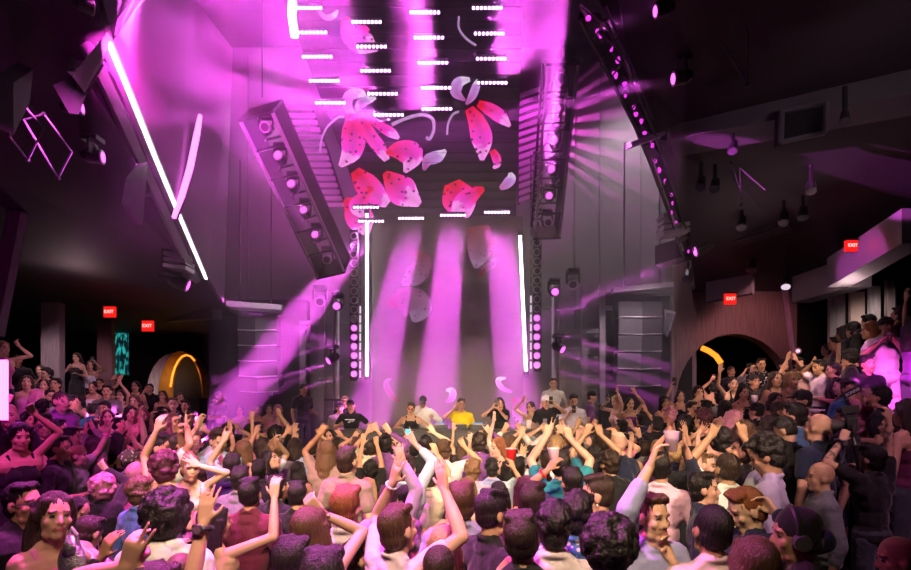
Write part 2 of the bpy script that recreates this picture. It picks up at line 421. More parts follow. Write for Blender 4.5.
# ------------------------------------------------------------------ LED wall with the lily picture
def led_wall():
    ctr = Vector((-.4, 10.6, 8.1))
    t = thing('led_screen', ctr, 'big dark LED screen leaning out over the stage, showing spotted pink lilies', 'screen')
    bl, br = P(366, 216, 12.2), P(516, 216, 12.2)
    tl, tr = P(268, -40, 8.6), P(524, -40, 8.6)
    n = (tl-bl).cross(br-bl).normalized()
    if n.y > 0: n = -n
    MB().prism([bl, br, tr, tl], -n*.12).build('screen_panel', M['led'], t)
    # seams of the tiles
    sm = MB()
    for i in range(1, 22):
        f = i/22; a = bl.lerp(tl, f); b = br.lerp(tr, f); sm.bar(a+n*.006, b+n*.006, .018, .012)
    sm.build('tile_seam', mat('seam_black', (.004, .004, .004), .6), t)
    low = thing('led_screen', (0, 12.3, 3.6), 'lower LED screen behind the DJs, dim behind haze, with faded petals', 'screen')
    a, b = P(372, 216, 12.35), P(523, 428, 12.35)
    lm = mat('led_lower', (.10, .085, .075), .55, noise=.1, scale=2, stretch=(.3, 1, 9))
    MB().box(((a.x+b.x)/2, 12.42, (a.z+b.z)/2), (b.x-a.x, .12, a.z-b.z)).build('screen_panel', lm, low)
    O = bl
    ex = (br-bl).normalized(); 
    def on_plane(u, v, lower=False, off=.02):
        d = P(u, v, 1)-Vector((0, 0, ZC))
        c0 = Vector((0, 0, ZC))
        if lower: k = (12.34)/d.y; return c0+d*k
        k = (bl-c0).dot(n)/d.dot(n)
        return c0+d*k+n*off
    cnt = [0]
    def petal(spine, widths, m, lower=False, par=None):
        """A petal drawn as a strip along its spine; widths in pixels of the photograph."""
        cnt[0] += 1
        N_ = 14; sp = []
        def at(f, arr):
            x = f*(len(arr)-1); i = min(int(x), len(arr)-2); r = x-i
            p0, p1, p2, p3 = arr[max(i-1, 0)], arr[i], arr[i+1], arr[min(i+2, len(arr)-1)]
            return .5*((2*p1)+(-p0+p2)*r+(2*p0-5*p1+4*p2-p3)*r*r+(-p0+3*p1-3*p2+p3)*r**3)
        S = [Vector(s) for s in spine]
        vs, cols, fs = [], [], []
        K = 7
        for i in range(N_+1):
            f = i/N_; c = at(f, S); d = at(min(f+.03, 1), S)-at(max(f-.03, 0), S)
            d = Vector((d.x, d.y)).normalized() if d.length else Vector((0, 1)); nn = Vector((-d.y, d.x))
            wd = max(.3, float(at(f, [float(x) for x in widths])))
            for j in range(K):
                g = j/(K-1)*2-1; q = c.to_2d()+nn*g*wd/2
                vs.append(on_plane(q.x, q.y, lower, .012+.004*(cnt[0] % 5))); cols.append((f, abs(g), 0, 1))
        for i in range(N_):
            for j in range(K-1):
                fs.append((i*K+j, i*K+j+1, (i+1)*K+j+1, (i+1)*K+j))
        par = par or (low if lower else t); off = Vector(par['_o'])
        me = bpy.data.meshes.new('petal'); me.from_pydata([tuple(v-off) for v in vs], [], fs)
        at_ = me.attributes.new('petal', 'FLOAT_COLOR', 'POINT')
        at_.data.foreach_set('color', np.array(cols, np.float32).ravel())
        me.materials.append(m)
        o = bpy.data.objects.new('petal_image', me); COL.objects.link(o); o.parent = par
        return o
    pk, vi, dm = M['petal'], M['petal_violet'], M['petal_dim']
    # left lily
    petal([(352, 113), (353, 130), (352, 150), (340, 166)], [8, 22, 22, 4], pk)
    petal([(361, 113), (369, 132), (380, 148), (387, 160)], [7, 12, 13, 6], pk)
    petal([(366, 115), (378, 124), (391, 132), (399, 138)], [5, 8, 10, 3], pk)
    petal([(386, 152), (400, 150), (412, 155), (405, 172)], [4, 20, 24, 3], pk)
    petal([(358, 120), (348, 108), (349, 96), (360, 93), (366, 97)], [2, 9, 11, 9, 2], vi)
    petal([(357, 111), (360, 103), (367, 100), (376, 97)], [2, 8, 8, 3], vi)
    petal([(355, 170), (366, 184), (378, 196), (388, 204)], [10, 24, 20, 8], pk)
    petal([(385, 172), (394, 182), (404, 192), (420, 204)], [6, 22, 30, 6], pk)
    petal([(372, 186), (364, 196), (360, 206), (363, 216)], [6, 12, 22, 6], pk)
    petal([(345, 199), (354, 208), (362, 222), (367, 234)], [5, 24, 26, 6], pk)
    # right lily
    petal([(469, 108), (477, 122), (482, 140), (482, 160)], [9, 18, 21, 4], pk)
    petal([(478, 103), (490, 109), (501, 117), (510, 126)], [7, 13, 13, 3], pk)
    petal([(465, 100), (456, 92), (459, 82), (470, 79)], [2, 11, 11, 4], vi)
    petal([(466, 104), (472, 96), (476, 86), (479, 79)], [2, 8, 8, 4], vi)
    petal([(424, 170), (428, 160), (438, 156), (446, 150)], [3, 11, 12, 3], vi)
    petal([(492, 150), (496, 157), (497, 164), (493, 168)], [6, 9, 7, 2], pk)
    petal([(452, 182), (458, 196), (464, 208), (468, 217)], [16, 34, 26, 4], pk)
    petal([(484, 188), (472, 194), (462, 203), (452, 216)], [4, 16, 18, 4], pk)
    petal([(500, 188), (506, 184), (511, 178), (510, 172)], [4, 9, 10, 3], vi)
    # upper, over the bars
    petal([(344, 18), (352, 30), (363, 42), (378, 50)], [6, 26, 26, 3], pk)
    petal([(317, 8), (325, 17), (333, 16), (338, 10)], [2, 5, 6, 2], vi)
    # curling stamens
    def line(pts, r, lower=False):
        par = low if lower else t; A = [Vector(q) for q in pts]; A = [2*A[0]-A[1]]+A+[2*A[-1]-A[-2]]; pts = []; r *= .7
        for i in range(1, len(A)-2):
            for k in range(5):
                f = k/5; p0, p1, p2, p3 = A[i-1:i+3]; pts.append(.5*((2*p1)+(-p0+p2)*f+(2*p0-5*p1+4*p2-p3)*f*f+(-p0+3*p1-3*p2+p3)*f**3))
        pts.append(A[-2])
        MB().tube([on_plane(u, v, lower, .03) for u, v in pts], r, 5).build('stamen_image', M['stem'], par)
    line([(320, 152), (322, 138), (328, 126), (338, 117), (344, 116)], .03)
    line([(392, 124), (406, 118), (422, 114), (432, 118), (434, 128), (430, 138), (426, 137)], .05)
    line([(447, 134), (448, 124), (453, 114), (459, 111)], .035)
    line([(459, 16), (459, 28), (466, 38), (476, 45)], .03)
    # screen under the lean
    petal([(478, 226), (480, 244), (478, 258), (476, 268)], [22, 26, 18, 3], M['petal_dim'], True)
    petal([(414, 252), (424, 262), (414, 276), (402, 284)], [4, 16, 20, 4], M['petal_dim'], True)
    petal([(388, 305), (404, 300), (418, 308), (414, 322)], [4, 26, 30, 4], M['petal_dim'], True)
    petal([(480, 276), (484, 270), (492, 264), (495, 258)], [3, 7, 8, 3], M['petal_dim'], True)
    petal([(512, 392), (502, 388), (498, 380), (506, 378)], [2, 5, 5, 2], vi, True)
    petal([(400, 402), (392, 396), (386, 384), (391, 378)], [2, 6, 6, 2], M['petal_dim'], True)
    petal([(446, 402), (452, 398), (452, 391), (446, 390)], [2, 7, 7, 2], vi, True)
    petal([(512, 398), (518, 404), (519, 416), (515, 420)], [4, 12, 14, 8], M['petal_dim'], True)
    # light bars on the screen: rows of eight bright cells shining down and outwards
    bars = [(308, 6.5), (313, 31), (318, 55), (325, 79), (331, 101), (367, 20.5), (372, 45), (376, 69), (383, 92), (389, 113),
            (425, 11), (429, 36), (433, 61), (436, 86), (437, 107), (487, 6.6), (489, 32), (491, 57), (492, 81),
            (371, 221), (411, 218), (453, 215), (497, 198), (497, 212), (366, 207)]
    D = Vector((.0, -1, -.56)).normalized()
    cellm = None
    rows = ['at the top', 'second from the top', 'third from the top', 'fourth from the top', 'at the foot']
    colnm = ['far left column', 'column left of centre', 'column right of centre', 'far right column']
    ex2 = (br-bl).normalized()
    for i, (u, v) in enumerate(bars):
        c = on_plane(u, v, False, .09) if v < 190 else P(u, v, 11.95)
        if i < 5: lb = f'bright pink LED bar on the lily screen, {colnm[0]}, {rows[i]}'
        elif i < 10: lb = f'bright pink LED bar on the lily screen, {colnm[1]}, {rows[i-5]}'
        elif i < 15: lb = f'bright pink LED bar on the lily screen, {colnm[2]}, {rows[i-10]}'
        elif i < 19: lb = f'bright pink LED bar on the lily screen, {colnm[3]}, {rows[i-15]}'
        else: lb = ['LED bar throwing the leftmost pink beam under the screen edge', 'LED bar throwing the second pink beam from the left under the screen',
                    'LED bar throwing the pink beam above the yellow-shirted DJ', 'upper LED bar of the pair throwing the rightmost broad pink beam',
                    'lower LED bar of the pair throwing the rightmost broad pink beam', 'short LED bar above the leftmost beam under the left lily'][i-19]
        b = thing('led_bar', c, lb, 'stage light', 'led bars on the lily screen' if i < 19 else 'led bars under the lily screen')
        wd = .52*(c.y/9.5) if v < 190 else .55
        mb = MB(); R = Matrix((ex2, (n.cross(ex2)).normalized()*-1, n)).transposed()
        mb.box(c-n*.03, (wd+.05, .1, .07), R); mb.build('housing', M['fixture'], b)
        for k in range(8):
            p = c+ex2*wd*(k/7-.5)+n*.012
            o = MB().ball(p, (wd*.05, .026, .03), 6, 5, R).build('led_cell', M['cell'], b)
        d = D
        if v > 190:
            d = {371: Vector((-.55, -.30, -.9)), 411: Vector((-.20, -.06, -1.0)), 453: Vector((-.09, -.06, -1.0)), 497: Vector((.10, -.06, -1.0)), 366: Vector((-.5, -.3, -.9))}[u].normalized()
        if i < 19:
            src = c+n*.06; spot('led_bar_beam', src, src+(d+Vector((.035 if i < 5 else 0, 0, 0)))*5, BAR_E, (1, .10, .93), 3.0, .5, .11)
        elif i < 24:
            
            for k in (-1.5, -.5, .5, 1.5):
                src = c-Vector((0, 0, .05))+ex2*.14*k; spot('led_bar_beam', src, src+(d+ex2*.02*k)*5, BAR_E*2.1, (1, .12, .93), 4.6, .5, .10)
    return on_plane
BAR_E = 110000.
on_plane = led_wall()

# ------------------------------------------------------------------ moving-head lights
def moving_head(loc, aim, label, group, lit=True, size=1., energy=0., ang=7, col=(1, .12, .95), up=True, lensm=None):
    """Base plate, U-shaped yoke, drum-shaped head and a round lens; hangs from its base (up) or stands on it."""
    loc = Vector(loc); s = size*.01; sg = 1 if up else -1
    t = thing('moving_head_light', loc, label, 'stage light', group)
    MB().box(loc+Vector((0, 0, sg*30*s)), (28*s, 24*s, 9*s)).build('base', M['fixture'], t, bevel=.008)
    d = (Vector(aim)-loc).normalized()
    h = Vector((d.x, d.y, 0)); h = h.normalized() if h.length > 1e-3 else Vector((0, 1, 0)); sd = h.cross(Vector((0, 0, 1)))
    y = MB()
    for k in (-1, 1): y.bar(loc+sd*k*15*s, loc+sd*k*15*s+Vector((0, 0, sg*24*s)), 4*s, 8*s)
    y.bar(loc-sd*16*s+Vector((0, 0, sg*24*s)), loc+sd*16*s+Vector((0, 0, sg*24*s)), 4*s, 8*s)
    y.build('yoke', M['fixture'], t)
    hd = MB(); hd.cyl(loc-d*17*s, loc-d*8*s, 8*s, 12*s, 14); hd.cyl(loc-d*8*s, loc+d*14*s, 12.5*s, 12*s, 14)
    head = hd.build('head', M['fixture'], t)
    r = MB(); r.cyl(loc+d*14*s, loc+d*16*s, 12.6*s, 12.6*s, 14); r.build('bezel', M['steel'], head, off=loc)
    MB().cyl(loc+d*15*s, loc+d*17*s, 10*s, 8*s, 14).build('lens', (lensm or M['lens']) if lit else M['lens_off'], t)
    if energy:
        spot('moving_head_beam', loc+d*19*s, aim, energy, col, ang, .25, .07*size)
    return t

def towers():
    spec = [('left', P(256, 116, 8.0), P(331, 275, 10.0), .56, [(262, 130), (267, 166), (281, 193), (294, 218), (305, 240), (318, 268)], Vector((-.1, -1, .1))),
            ('right', P(563, 64, 8.3), P(547, 238, 10.2), .50, [(561, 78), (559, 105), (556, 130), (553, 166), (551, 195), (547, 224)], Vector((-.19, -1, -.05)))]
    names = ['topmost', 'second from the top', 'third from the top', 'fourth from the top', 'fifth from the top', 'lowest']
    for nm, a, b, wd, heads, bd in spec:
        ax = (b-a).normalized(); up = -ax
        lab = 'tilted black frame tower of six moving lights left of the lily screen' if nm == 'left' else 'upright black frame tower of six moving lights right of the lily screen'
        t = thing('lighting_tower', (a+b)/2, lab, 'lighting tower')
        sx = Vector((1, 0, 0)); sx = (sx-sx.dot(ax)*ax).normalized(); sy = ax.cross(sx).normalized()
        if sy.y < 0: sy = -sy
        dp = .6
        for i in (-1, 1):
            for j in (0, 1):
                o = sx*i*wd/2+sy*j*dp
                MB().bar(a+o, b+o, .045).build('rail', M['steel'] if j == 0 else M['fixture'], t)
        for e, nm2 in ((a, 'end_plate'), (b, 'end_plate')):
            R = Matrix((sx, sy, ax)).transposed()
            MB().box(e+sy*dp/2, (wd+.06, dp+.06, .04), R).build(nm2, M['fixture'], t)
        R = Matrix((sx, sy, ax)).transposed(); ln = (b-a).length
        k = -1 if nm == 'left' else 1
        for kk in ((-1, 1) if nm == 'left' else (1,)):
            MB().box((a+b)/2+sx*kk*wd/2+sy*dp/2, (.02, dp, ln), R).build('side_panel', M['black'], t)
        # cross braces and shelves
        for i in range(1, 6):
            c = a.lerp(b, i/6); br = MB(); br.bar(c-sx*wd/2, c+sx*wd/2, .03); br.bar(c-sx*wd/2+sy*dp, c+sx*wd/2+sy*dp, .03)
            br.build('cross_bar', M['fixture'], t)
            MB().bar(c-sx*wd/2+sy*dp*.9, a.lerp(b, (i-1)/6)+sx*wd/2+sy*dp*.9, .025).build('brace', M['steel'], t)
        for i, (u, v) in enumerate(heads):
            f = (i+.5)/6; c = a.lerp(b, f)+sy*.18
            lit = 0 < i < 5
            aim = c+bd*6 if lit else c+Vector((.1, -1, -.3))
            moving_head(c, aim, f'moving head light in the {"tilted left" if nm == "left" else "upright right"} lighting tower, {names[i]}', 'lights in the towers',
                        lit, .72, TOWER_E if lit else 0, 5, lensm=M['tower_lens'])
        # hanging cables
        cb = thing('hanging_cable', a, f'thin cable hanging beside the {"tilted left" if nm == "left" else "upright right"} lighting tower', 'cable')
        MB().tube([a+Vector((.1, 0, 4)), a+Vector((.1, 0, .3))], .012, 5).build('cable', M['fixture'], cb)
TOWER_E = 26000.
towers()

# ------------------------------------------------------------------ stage fixtures
def stage():
    # vertical light tubes
    for u0, v0, u1, v1, nm in ((367, 214, 367, 376, 'left'), (520, 236, 526, 371, 'right')):
        a, b = P(u0, v0, 12.1), P(u1, v1, 12.1)
        t = thing('tube_light', b, f'tall white vertical light tube at the {nm} edge of the lower screen', 'tube light')
        MB().cyl(a, b, .036, None, 12).build('tube', M['tube'], t)
        MB().box(b-Vector((0, 0, .05)), (.12, .12, .1)).build('end_cap', M['fixture'], t); MB().box(a+Vector((0, 0, .05)), (.12, .12, .1)).build('end_cap', M['fixture'], t)
    # columns of round blinders
    for u, v0, v1, nn, lit, nm, sg in ((354, 236, 374, 16, 6, 'left', -1), (537, 158, 365, 23, 6, 'right', 1)):
        t = thing('blinder_column', P(u, v1+6, 12.0), f'tall column of round lamps beside the {nm} light tube, lowest lamps lit magenta', 'stage light')
        a, b = P(u, v0-6, 12.06), P(u, v1+7, 12.06)
        MB().bar(a, b, .2, .08).build('housing', M['fixture'], t)
        st = MB()
        for i in range(nn):
            v = v0+(v1-v0)*i/(nn-1); c = P(u, v, 11.98)
            rg = MB(); 
            pts = [c+Vector((math.cos(2*PI*k/12)*.082, 0, math.sin(2*PI*k/12)*.082)) for k in range(13)]
            on = i >= nn-lit
            lamp = MB().cyl(c+Vector((0, .03, 0)), c-Vector((0, .02, 0)), .065, .06, 12).build('lamp', M['lens'] if on else M['lens_off'], t)
            MB().tube(pts, .014, 5).build('ring', M['steel'], lamp, off=Vector(t['_o']))
            if on and (i-(nn-lit)) % 2 == 1:
                k = i-(nn-lit)
                d = Vector((sg*(1.0+.06*k), -.45, -.42))
                spot('blinder_beam', c+d*.05, c+d, BLIND_E, (1, .12, .95), 4.2, .3, .03)
            MB().box(P(u-sg*6 if sg < 0 else u-6, v, 11.98)+Vector((0, .02, 0)), (.035, .03, .17)).build('side_cell', M['lens_white'] if i > nn-9 else M['lens_off'], t)
    # moving heads on vertical pipes at the stage sides
    for u, vs, nm in ((337, [(338, 306, 1), (333, 358, 1)], 'left'), (554, [(554, 292, 1), (558, 347, 1)], 'right')):
        a, b = P(u, 290 if nm == 'left' else 280, 12.4), P(u, 400, 12.4)
        t = thing('light_pipe', b, f'vertical steel pipe carrying two moving lights at the {nm} of the stage', 'pipe')
        MB().cyl(a, b, .06).build('pipe', M['steel'], t); MB().box(b, (.5, .5, .06)).build('base_plate', M['fixture'], t)
        for k, (x, v, lit) in enumerate(vs):
            c = P(x, v, 12.05)
            sg = -1 if nm == 'left' else 1
            aim = c+(Vector((0, -1, -.2)) if k == 0 else Vector((sg*1.0, -.7, -.75)))*3
            moving_head(c, aim, f'{["upper", "lower"][k]} moving light on the {nm} stage pipe, magenta lens', 'lights on the stage pipes', True, .9, 600 if k == 0 else 8000, 6)
    for u, v, nm in ((320, 300, 'left'), (573, 283, 'right')):
        moving_head(P(u, v, 12.3), P(u, v+40, 10), f'unlit black moving light high on the {nm} stage frame', None, False, 1.)
    # line arrays
    for nm, u0, u1, v0, v1, Y, bv in (('left', 236, 275, 315, 386, 12.2, 306), ('right', 620, 664, 300, 380, 12.2, 288)):
        a, b = P(u0, v0, Y), P(u1, v1, Y); wd = b.x-a.x; ht = a.z-b.z; cx = (a.x+b.x)/2
        t = thing('line_array_speaker', (cx, Y, b.z), f'tall black speaker stack hanging {nm} of the stage', 'speaker')
        k = 5 if nm == 'left' else 5; h = ht/k
        for i in range(k):
            z1 = a.z-h*i-.012; z0 = z1-h+.024; back = .14*(i/(k-1))**2
            x0, x1 = cx-wd/2, cx+wd/2
            yy = Y+back
            tilt = .03*i
            prof = [(x0, z0), (x1, z0), (x1, z1), (x0, z1)]
            mb = MB()
            mb.add([(x0, yy+.1, z0-tilt), (cx, yy-.02, z0-tilt-.03), (x1, yy+.1, z0-tilt), (x1, yy+.1, z1-tilt), (cx, yy-.02, z1-tilt-.03), (x0, yy+.1, z1-tilt),
                    (x0+.06, yy+.6, z0), (x1-.06, yy+.6, z0), (x1-.06, yy+.6, z1), (x0+.06, yy+.6, z1)],
                   [(0, 1, 4, 5), (1, 2, 3, 4), (2, 7, 8, 3), (6, 9, 8, 7), (0, 5, 9, 6), (5, 4, 3, 8, 9), (0, 6, 7, 2, 1)])
            cb = mb.build('cabinet', M['cab'], t)
            MB().tube([(x0, yy+.09, z0-tilt-.012), (cx, yy-.03, z0-tilt-.042), (x1, yy+.09, z0-tilt-.012)], .014, 5).build('edge_trim', M['steel'], cb, off=Vector(t['_o']))
        rr = thing('rigging_beam', P((u0+u1)/2, bv, Y), f'pale steel flying beam above the {nm} hanging speaker stack', 'beam')
        sl = 6 if nm == 'left' else -9
        MB().bar(P(u0-8, bv-sl/3, Y-.5), P(u1+8, bv+sl/3, Y-.5), .18, .12).build('beam', M['steel'], rr)
        MB().bar(P(u0-4, bv+2, Y+.3), P(u1+8, bv+6, Y+.3), .14, .1).build('rear_beam', M['soffit'], rr)
        for q in (.1, .9):
            p = P(u0+(u1-u0)*q, bv-2, Y)
            MB().tube([p, p+Vector((0, 0, 3.5))], .02, 5).build('hanging_chain', M['fixture'], rr)
    s2 = thing('side_speaker', P(670, 325, 12.3), 'small grey wedge speaker on the side of the right hanging stack', 'speaker')
    MB().prism([P(664, 309, 12.5), P(676, 312, 12.3), P(668, 336, 12.3), P(664, 332, 12.5)], (.1, .3, 0)).build('cabinet', M['grey'], s2)
    MB().prism([P(666, 313, 12.42), P(674, 314, 12.28), P(668, 331, 12.28), P(666, 328, 12.4)], (0, -.02, 0)).build('grille', M['cab'], s2)
    # DJ booth
    t = thing('dj_booth', (0, 9.6, 0), 'long dark grey DJ booth along the stage front with metal rails', 'booth')
    z = P(0, 430, 9.6).z; x0, x1 = P(322, 0, 9.6).x, P(612, 0, 9.6).x
    MB().box(((x0+x1)/2, 9.65, z-.16), (x1-x0, .1, .32)).build('upper_fascia', M['booth'], t)
    MB().box(((x0+x1)/2, 9.85, (z-.3)/2), (x1-x0+.1, .1, z-.3)).build('lower_panel', M['booth'], t)
    MB().box(((x0+x1)/2, 9.95, z-.03), (x1-x0, .72, .05)).build('worktop', M['fixture'], t)
    for zz in (z-.36, z-.52):
        MB().tube([(x0, 9.55, zz), (x1, 9.55, zz)], .022, 8).build('rail', M['rail'], t)
    for k in range(8):
        x = x0+(x1-x0)*(k+.5)/8; MB().bar((x, 9.55, z-.3), (x, 9.55, .0), .035).build('post', M['rail'], t)
    # DJ decks
    for k, u in enumerate((440, 478)):
        d = thing('dj_deck', P(u, 430, 9.95), ['media deck on the booth, left of the yellow-shirted DJ', 'media deck on the booth, right of the yellow-shirted DJ'][k], 'dj deck', 'decks on the booth')
        c = Vector((P(u, 0, 9.95).x, 9.95, z+.045)); d.location = c; d['_o'] = tuple(c)
        MB().box(c, (.32, .36, .09)).build('body', M['fixture'], d, bevel=.01); MB().cyl(c+Vector((0, -.03, .045)), c+Vector((0, -.03, .06)), .1, .1, 20).build('jog_wheel', M['steel'], d)
        MB().box(c+Vector((0, .13, .06)), (.2, .06, .04)).build('display', glow('deck_display', (.2, .5, 1), .2), d)
    m = thing('dj_mixer', (P(459, 0, 9.95).x, 9.95, z+.05), 'black mixer between the two decks on the booth', 'mixer'); c = m.location.copy()
    MB().box(c, (.3, .36, .09)).build('body', M['fixture'], m, bevel=.01)
    for i in range(4):
        for j in range(3): MB().cyl(c+Vector((-.1+.066*i, -.05+.07*j, .045)), c+Vector((-.1+.066*i, -.05+.07*j, .065)), .014, .012, 8).build('knob', M['steel'], m)
BLIND_E = 40000.
stage()

# ------------------------------------------------------------------ ceiling strips, trusses, lights
def ceiling_gear():
    up = Vector((0, 0, .03))
    t = thing('light_strip', L_EDGE[0], 'long white light strip running down the left ceiling edge', 'light strip')
    A = [p+Vector((.04, -.04, -.02)) for p in L_EDGE[:5]]; A = [2*A[0]-A[1]]+A+[2*A[-1]-A[-2]]; pts = []
    for i in range(1, 5):
        for k in range(6):
            f = k/6; p0, p1, p2, p3 = A[i-1:i+3]; pts.append(.5*((2*p1)+(-p0+p2)*f+(2*p0-5*p1+4*p2-p3)*f*f+(-p0+3*p1-3*p2+p3)*f**3))
    pts.append(A[5])
    MB().tube(pts, .024, 8).build('strip', M['strip'], t)
    MB().tube([p+Vector((-.06, 0, .03)) for p in pts], .05, 6).build('channel', M['soffit'], t)
    t = thing('light_strip', P(187, 165, 10.5), 'short magenta light strip on the left vault wall', 'light strip')
    q = [P(200, 116, 8.5), P(197, 134, 8.3), P(190, 168, 7.8), P(182, 195, 7.35), P(174, 217, 6.95)]
    MB().tube(q, [.035, .05, .05, .045, .03], 8).build('strip', glow('strip_hot', (1., .16, .9), 3.4), t)
    MB().tube([p+Vector((-.03, .07, 0)) for p in q], .05, 6).build('channel', M['soffit'], t)
    t = thing('light_strip', on_plane(302, 18, False, .3), 'bright curved white strip at the top left of the lily screen', 'light strip')
    MB().tube([on_plane(295, -2, False, .2), on_plane(294, 12, False, .2), on_plane(297, 34, False, .2)], .07, 8).build('strip', glow('strip_top', (1., .7, 1.), 8.), t)
    MB().tube([on_plane(294, -2, False, .12), on_plane(293, 12, False, .12), on_plane(296, 34, False, .12)], .08, 8).build('channel', M['fixture'], t)
    # arms of the left strip
    for k, (u, v, Y) in enumerate(((108, 67, 4.75), (156, 194, 6.9))):
        t = thing('strip_bracket', P(u, v, Y), ['upper flat grey bracket arm holding the white strip', 'lower flat grey bracket arm holding the white strip'][k], 'bracket', 'strip brackets')
        w_ = (36, 26)[k]
        MB().bar(P(u-w_, v+2, Y-.1), P(u+2, v-2, Y), .10, .05).build('arm', M['soffit'], t); MB().box(P(u-w_+4, v+2, Y-.1), (.06, .14, .14)).build('clamp', M['steel'], t)
    # right truss
    pr = [p+Vector((-.05, -.05, -.12)) for p in R_EDGE[:7]]
    t = thing('ceiling_truss', pr[0], 'long dark truss along the right ceiling edge glowing magenta inside', 'truss')
    fine = []
    for i in range(len(pr)-1): fine += [pr[i].lerp(pr[i+1], k/4) for k in range(4)]
    fine.append(pr[-1])
    bk = MB(); vs = []
    for p in fine: vs += [p+Vector((-.09, .10, .02)), p+Vector((.09, .10, .02)), p+Vector((.09, .14, -.02)), p+Vector((-.09, .14, -.02))]
    m_ = len(fine); bk.add(vs, [(i*4+j, i*4+(j+1) % 4, i*4+4+(j+1) % 4, i*4+4+j) for i in range(m_-1) for j in range(4)]); bk.build('back_plate', M['black'], t)
    for off, mm in (((-.10, 0, 0), 'steel'), ((.10, 0, 0), 'fixture'), ((-.10, 0, -.12), 'fixture'), ((.10, 0, -.12), 'fixture')):
        MB().tube([p+Vector(off) for p in fine], .014, 6).build('chord', M[mm], t)
    for i in range(len(fine)-1):
        k = .10 if i % 2 else -.10
        MB().tube([fine[i]+Vector((k, 0, 0)), fine[i+1]+Vector((-k, 0, -.12))], .009, 5).build('web_brace', M['fixture'], t)
        q = fine[i].lerp(fine[i+1], rnd.random())+Vector((rnd.uniform(-.05, .05), .06, -.03))
        MB().ball(q, (rnd.uniform(.015, .03), .02, rnd.uniform(.02, .06)), 7, 5).build('lamp', M['truss_lamp'], t)
    t = thing('truss_clamp', P(645, 141, 6.0), 'flat grey clamp plate sticking out from the right ceiling truss', 'clamp')
    MB().bar(P(628, 146, 6.0), P(664, 134, 6.3), .10, .05).build('plate', M['steel'], t); MB().box(P(662, 136, 6.3), (.08, .12, .16)).build('bracket', M['fixture'], t)
    t = thing('stage_projector', P(673, 227, 8.6), 'grey ribbed fixture at the far end of the right ceiling truss', 'projector')
    for k in range(4): MB().bar(P(660, 218+k*6, 8.6), P(686, 214+k*6, 8.6), .3, .06).build('fin', M['steel'], t)
    MB().box(P(682, 226, 8.8), (.12, .3, .5)).build('bracket', M['fixture'], t)
    t = thing('stage_projector', P(177, 260, 8.6), 'grey finned fixture at the far end of the left white strip', 'projector')
    for k in range(3): MB().bar(P(168, 255+k*6, 8.6), P(190, 258+k*6, 8.6), .3, .06).build('fin', M['steel'], t)
    MB().box(P(170, 262, 8.8), (.12, .3, .45)).build('bracket', M['fixture'], t)
    # lit ceiling moving heads with their beams
    lit = [(72, 107, 4.2, (1.6, .5, .12), 'magenta moving light shining rightwards under the upper left fin', 14000),
           (93, 156, 5.4, (1.5, .4, -.05), 'magenta moving light in the left ceiling below the fin', 6000),
           (179, 282, 9.2, (1.6, .6, -.62), 'magenta moving light at the left ceiling corner beaming toward the stage', 30000),
           (703, 247, 9.6, (-1.9, .3, -.85), 'magenta moving light at the right ceiling corner beaming toward the stage', 30000),
           (664, 9, 4.4, (-1.5, .1, -.35), 'upper magenta moving light hanging from the right ceiling', 16000),
           (682, 77, 5.0, (-1.6, .1, -.30), 'second magenta moving light hanging from the right ceiling', 16000),
           (83, 4, 3.9, (.8, .9, .1), 'moving light at the top left corner of the room', 0)]
    for u, v, Y, d, lb, e in lit:
        c = P(u, v, Y); moving_head(c, c+Vector(d)*4, lb, None, True, .55*Y/5.0, e, 6)
    # small unlit ceiling spots
    small = [(142, 232, 8.5, 'small ceiling spotlight beside the lower left fin'), (160, 275, 10, 'small ceiling spotlight left of the finned left fixture'), (122, 266, 10.5, 'small twin ceiling spotlight above the left exit sign'),
             (50, 212, 7.5, 'small ceiling spotlight above the timber pillar'), (88, 262, 9.5, 'small ceiling spotlight midway along the left ceiling'), (60, 248, 9, 'small dark ceiling spotlight above the timber pillar, further back'),
             (845, 118, 4.8, 'small ceiling spotlight right of the square ceiling panel'), (733, 148, 6, 'small ceiling spotlight below the right beam'), (701, 184, 7, 'moving light lamp hanging right of the truss, pale lens'),
             (715, 186, 7, 'small dark lamp beside the pale ceiling lamp right of the truss'), (811, 188, 6.4, 'small cluster lamp on the right ceiling'), (742, 224, 8.5, 'small round ceiling lamp left of the twin lamps'),
             (784, 219, 8, 'left lamp of the twin ceiling lamps'), (803, 214, 8, 'right lamp of the twin ceiling lamps'), (688, 276, 10.5, 'small ceiling lamp by the pale soffit near the right arch'),
             (752, 267, 10.5, 'small ceiling lamp above the right end of the timber wall'), (838, 262, 9, 'small ceiling lamp right below the far right exit sign'), (786, 283, 10.5, 'small ceiling lamp above the dark doorway')]
    for u, v, Y, lb in small:
        c = P(u, v, Y); t = thing('ceiling_spotlight', c, lb, 'spotlight', 'ceiling spotlights'); s = .06*Y/6
        d = Vector((.2 if u < 400 else -.3, -.4, -.8)).normalized()
        MB().cyl(c-d*s*1.6, c+d*s, s*.75, s, 10).build('can', M['fixture'], t); MB().cyl(c+d*s, c+d*s*1.15, s*.8, s*.8, 10).build('lens', M['lens_white'] if (int(u) % 3 == 0) else M['lens_off'], t)
        MB().bar(c, c+Vector((0, 0, .3)), .03).build('stem', M['fixture'], t)
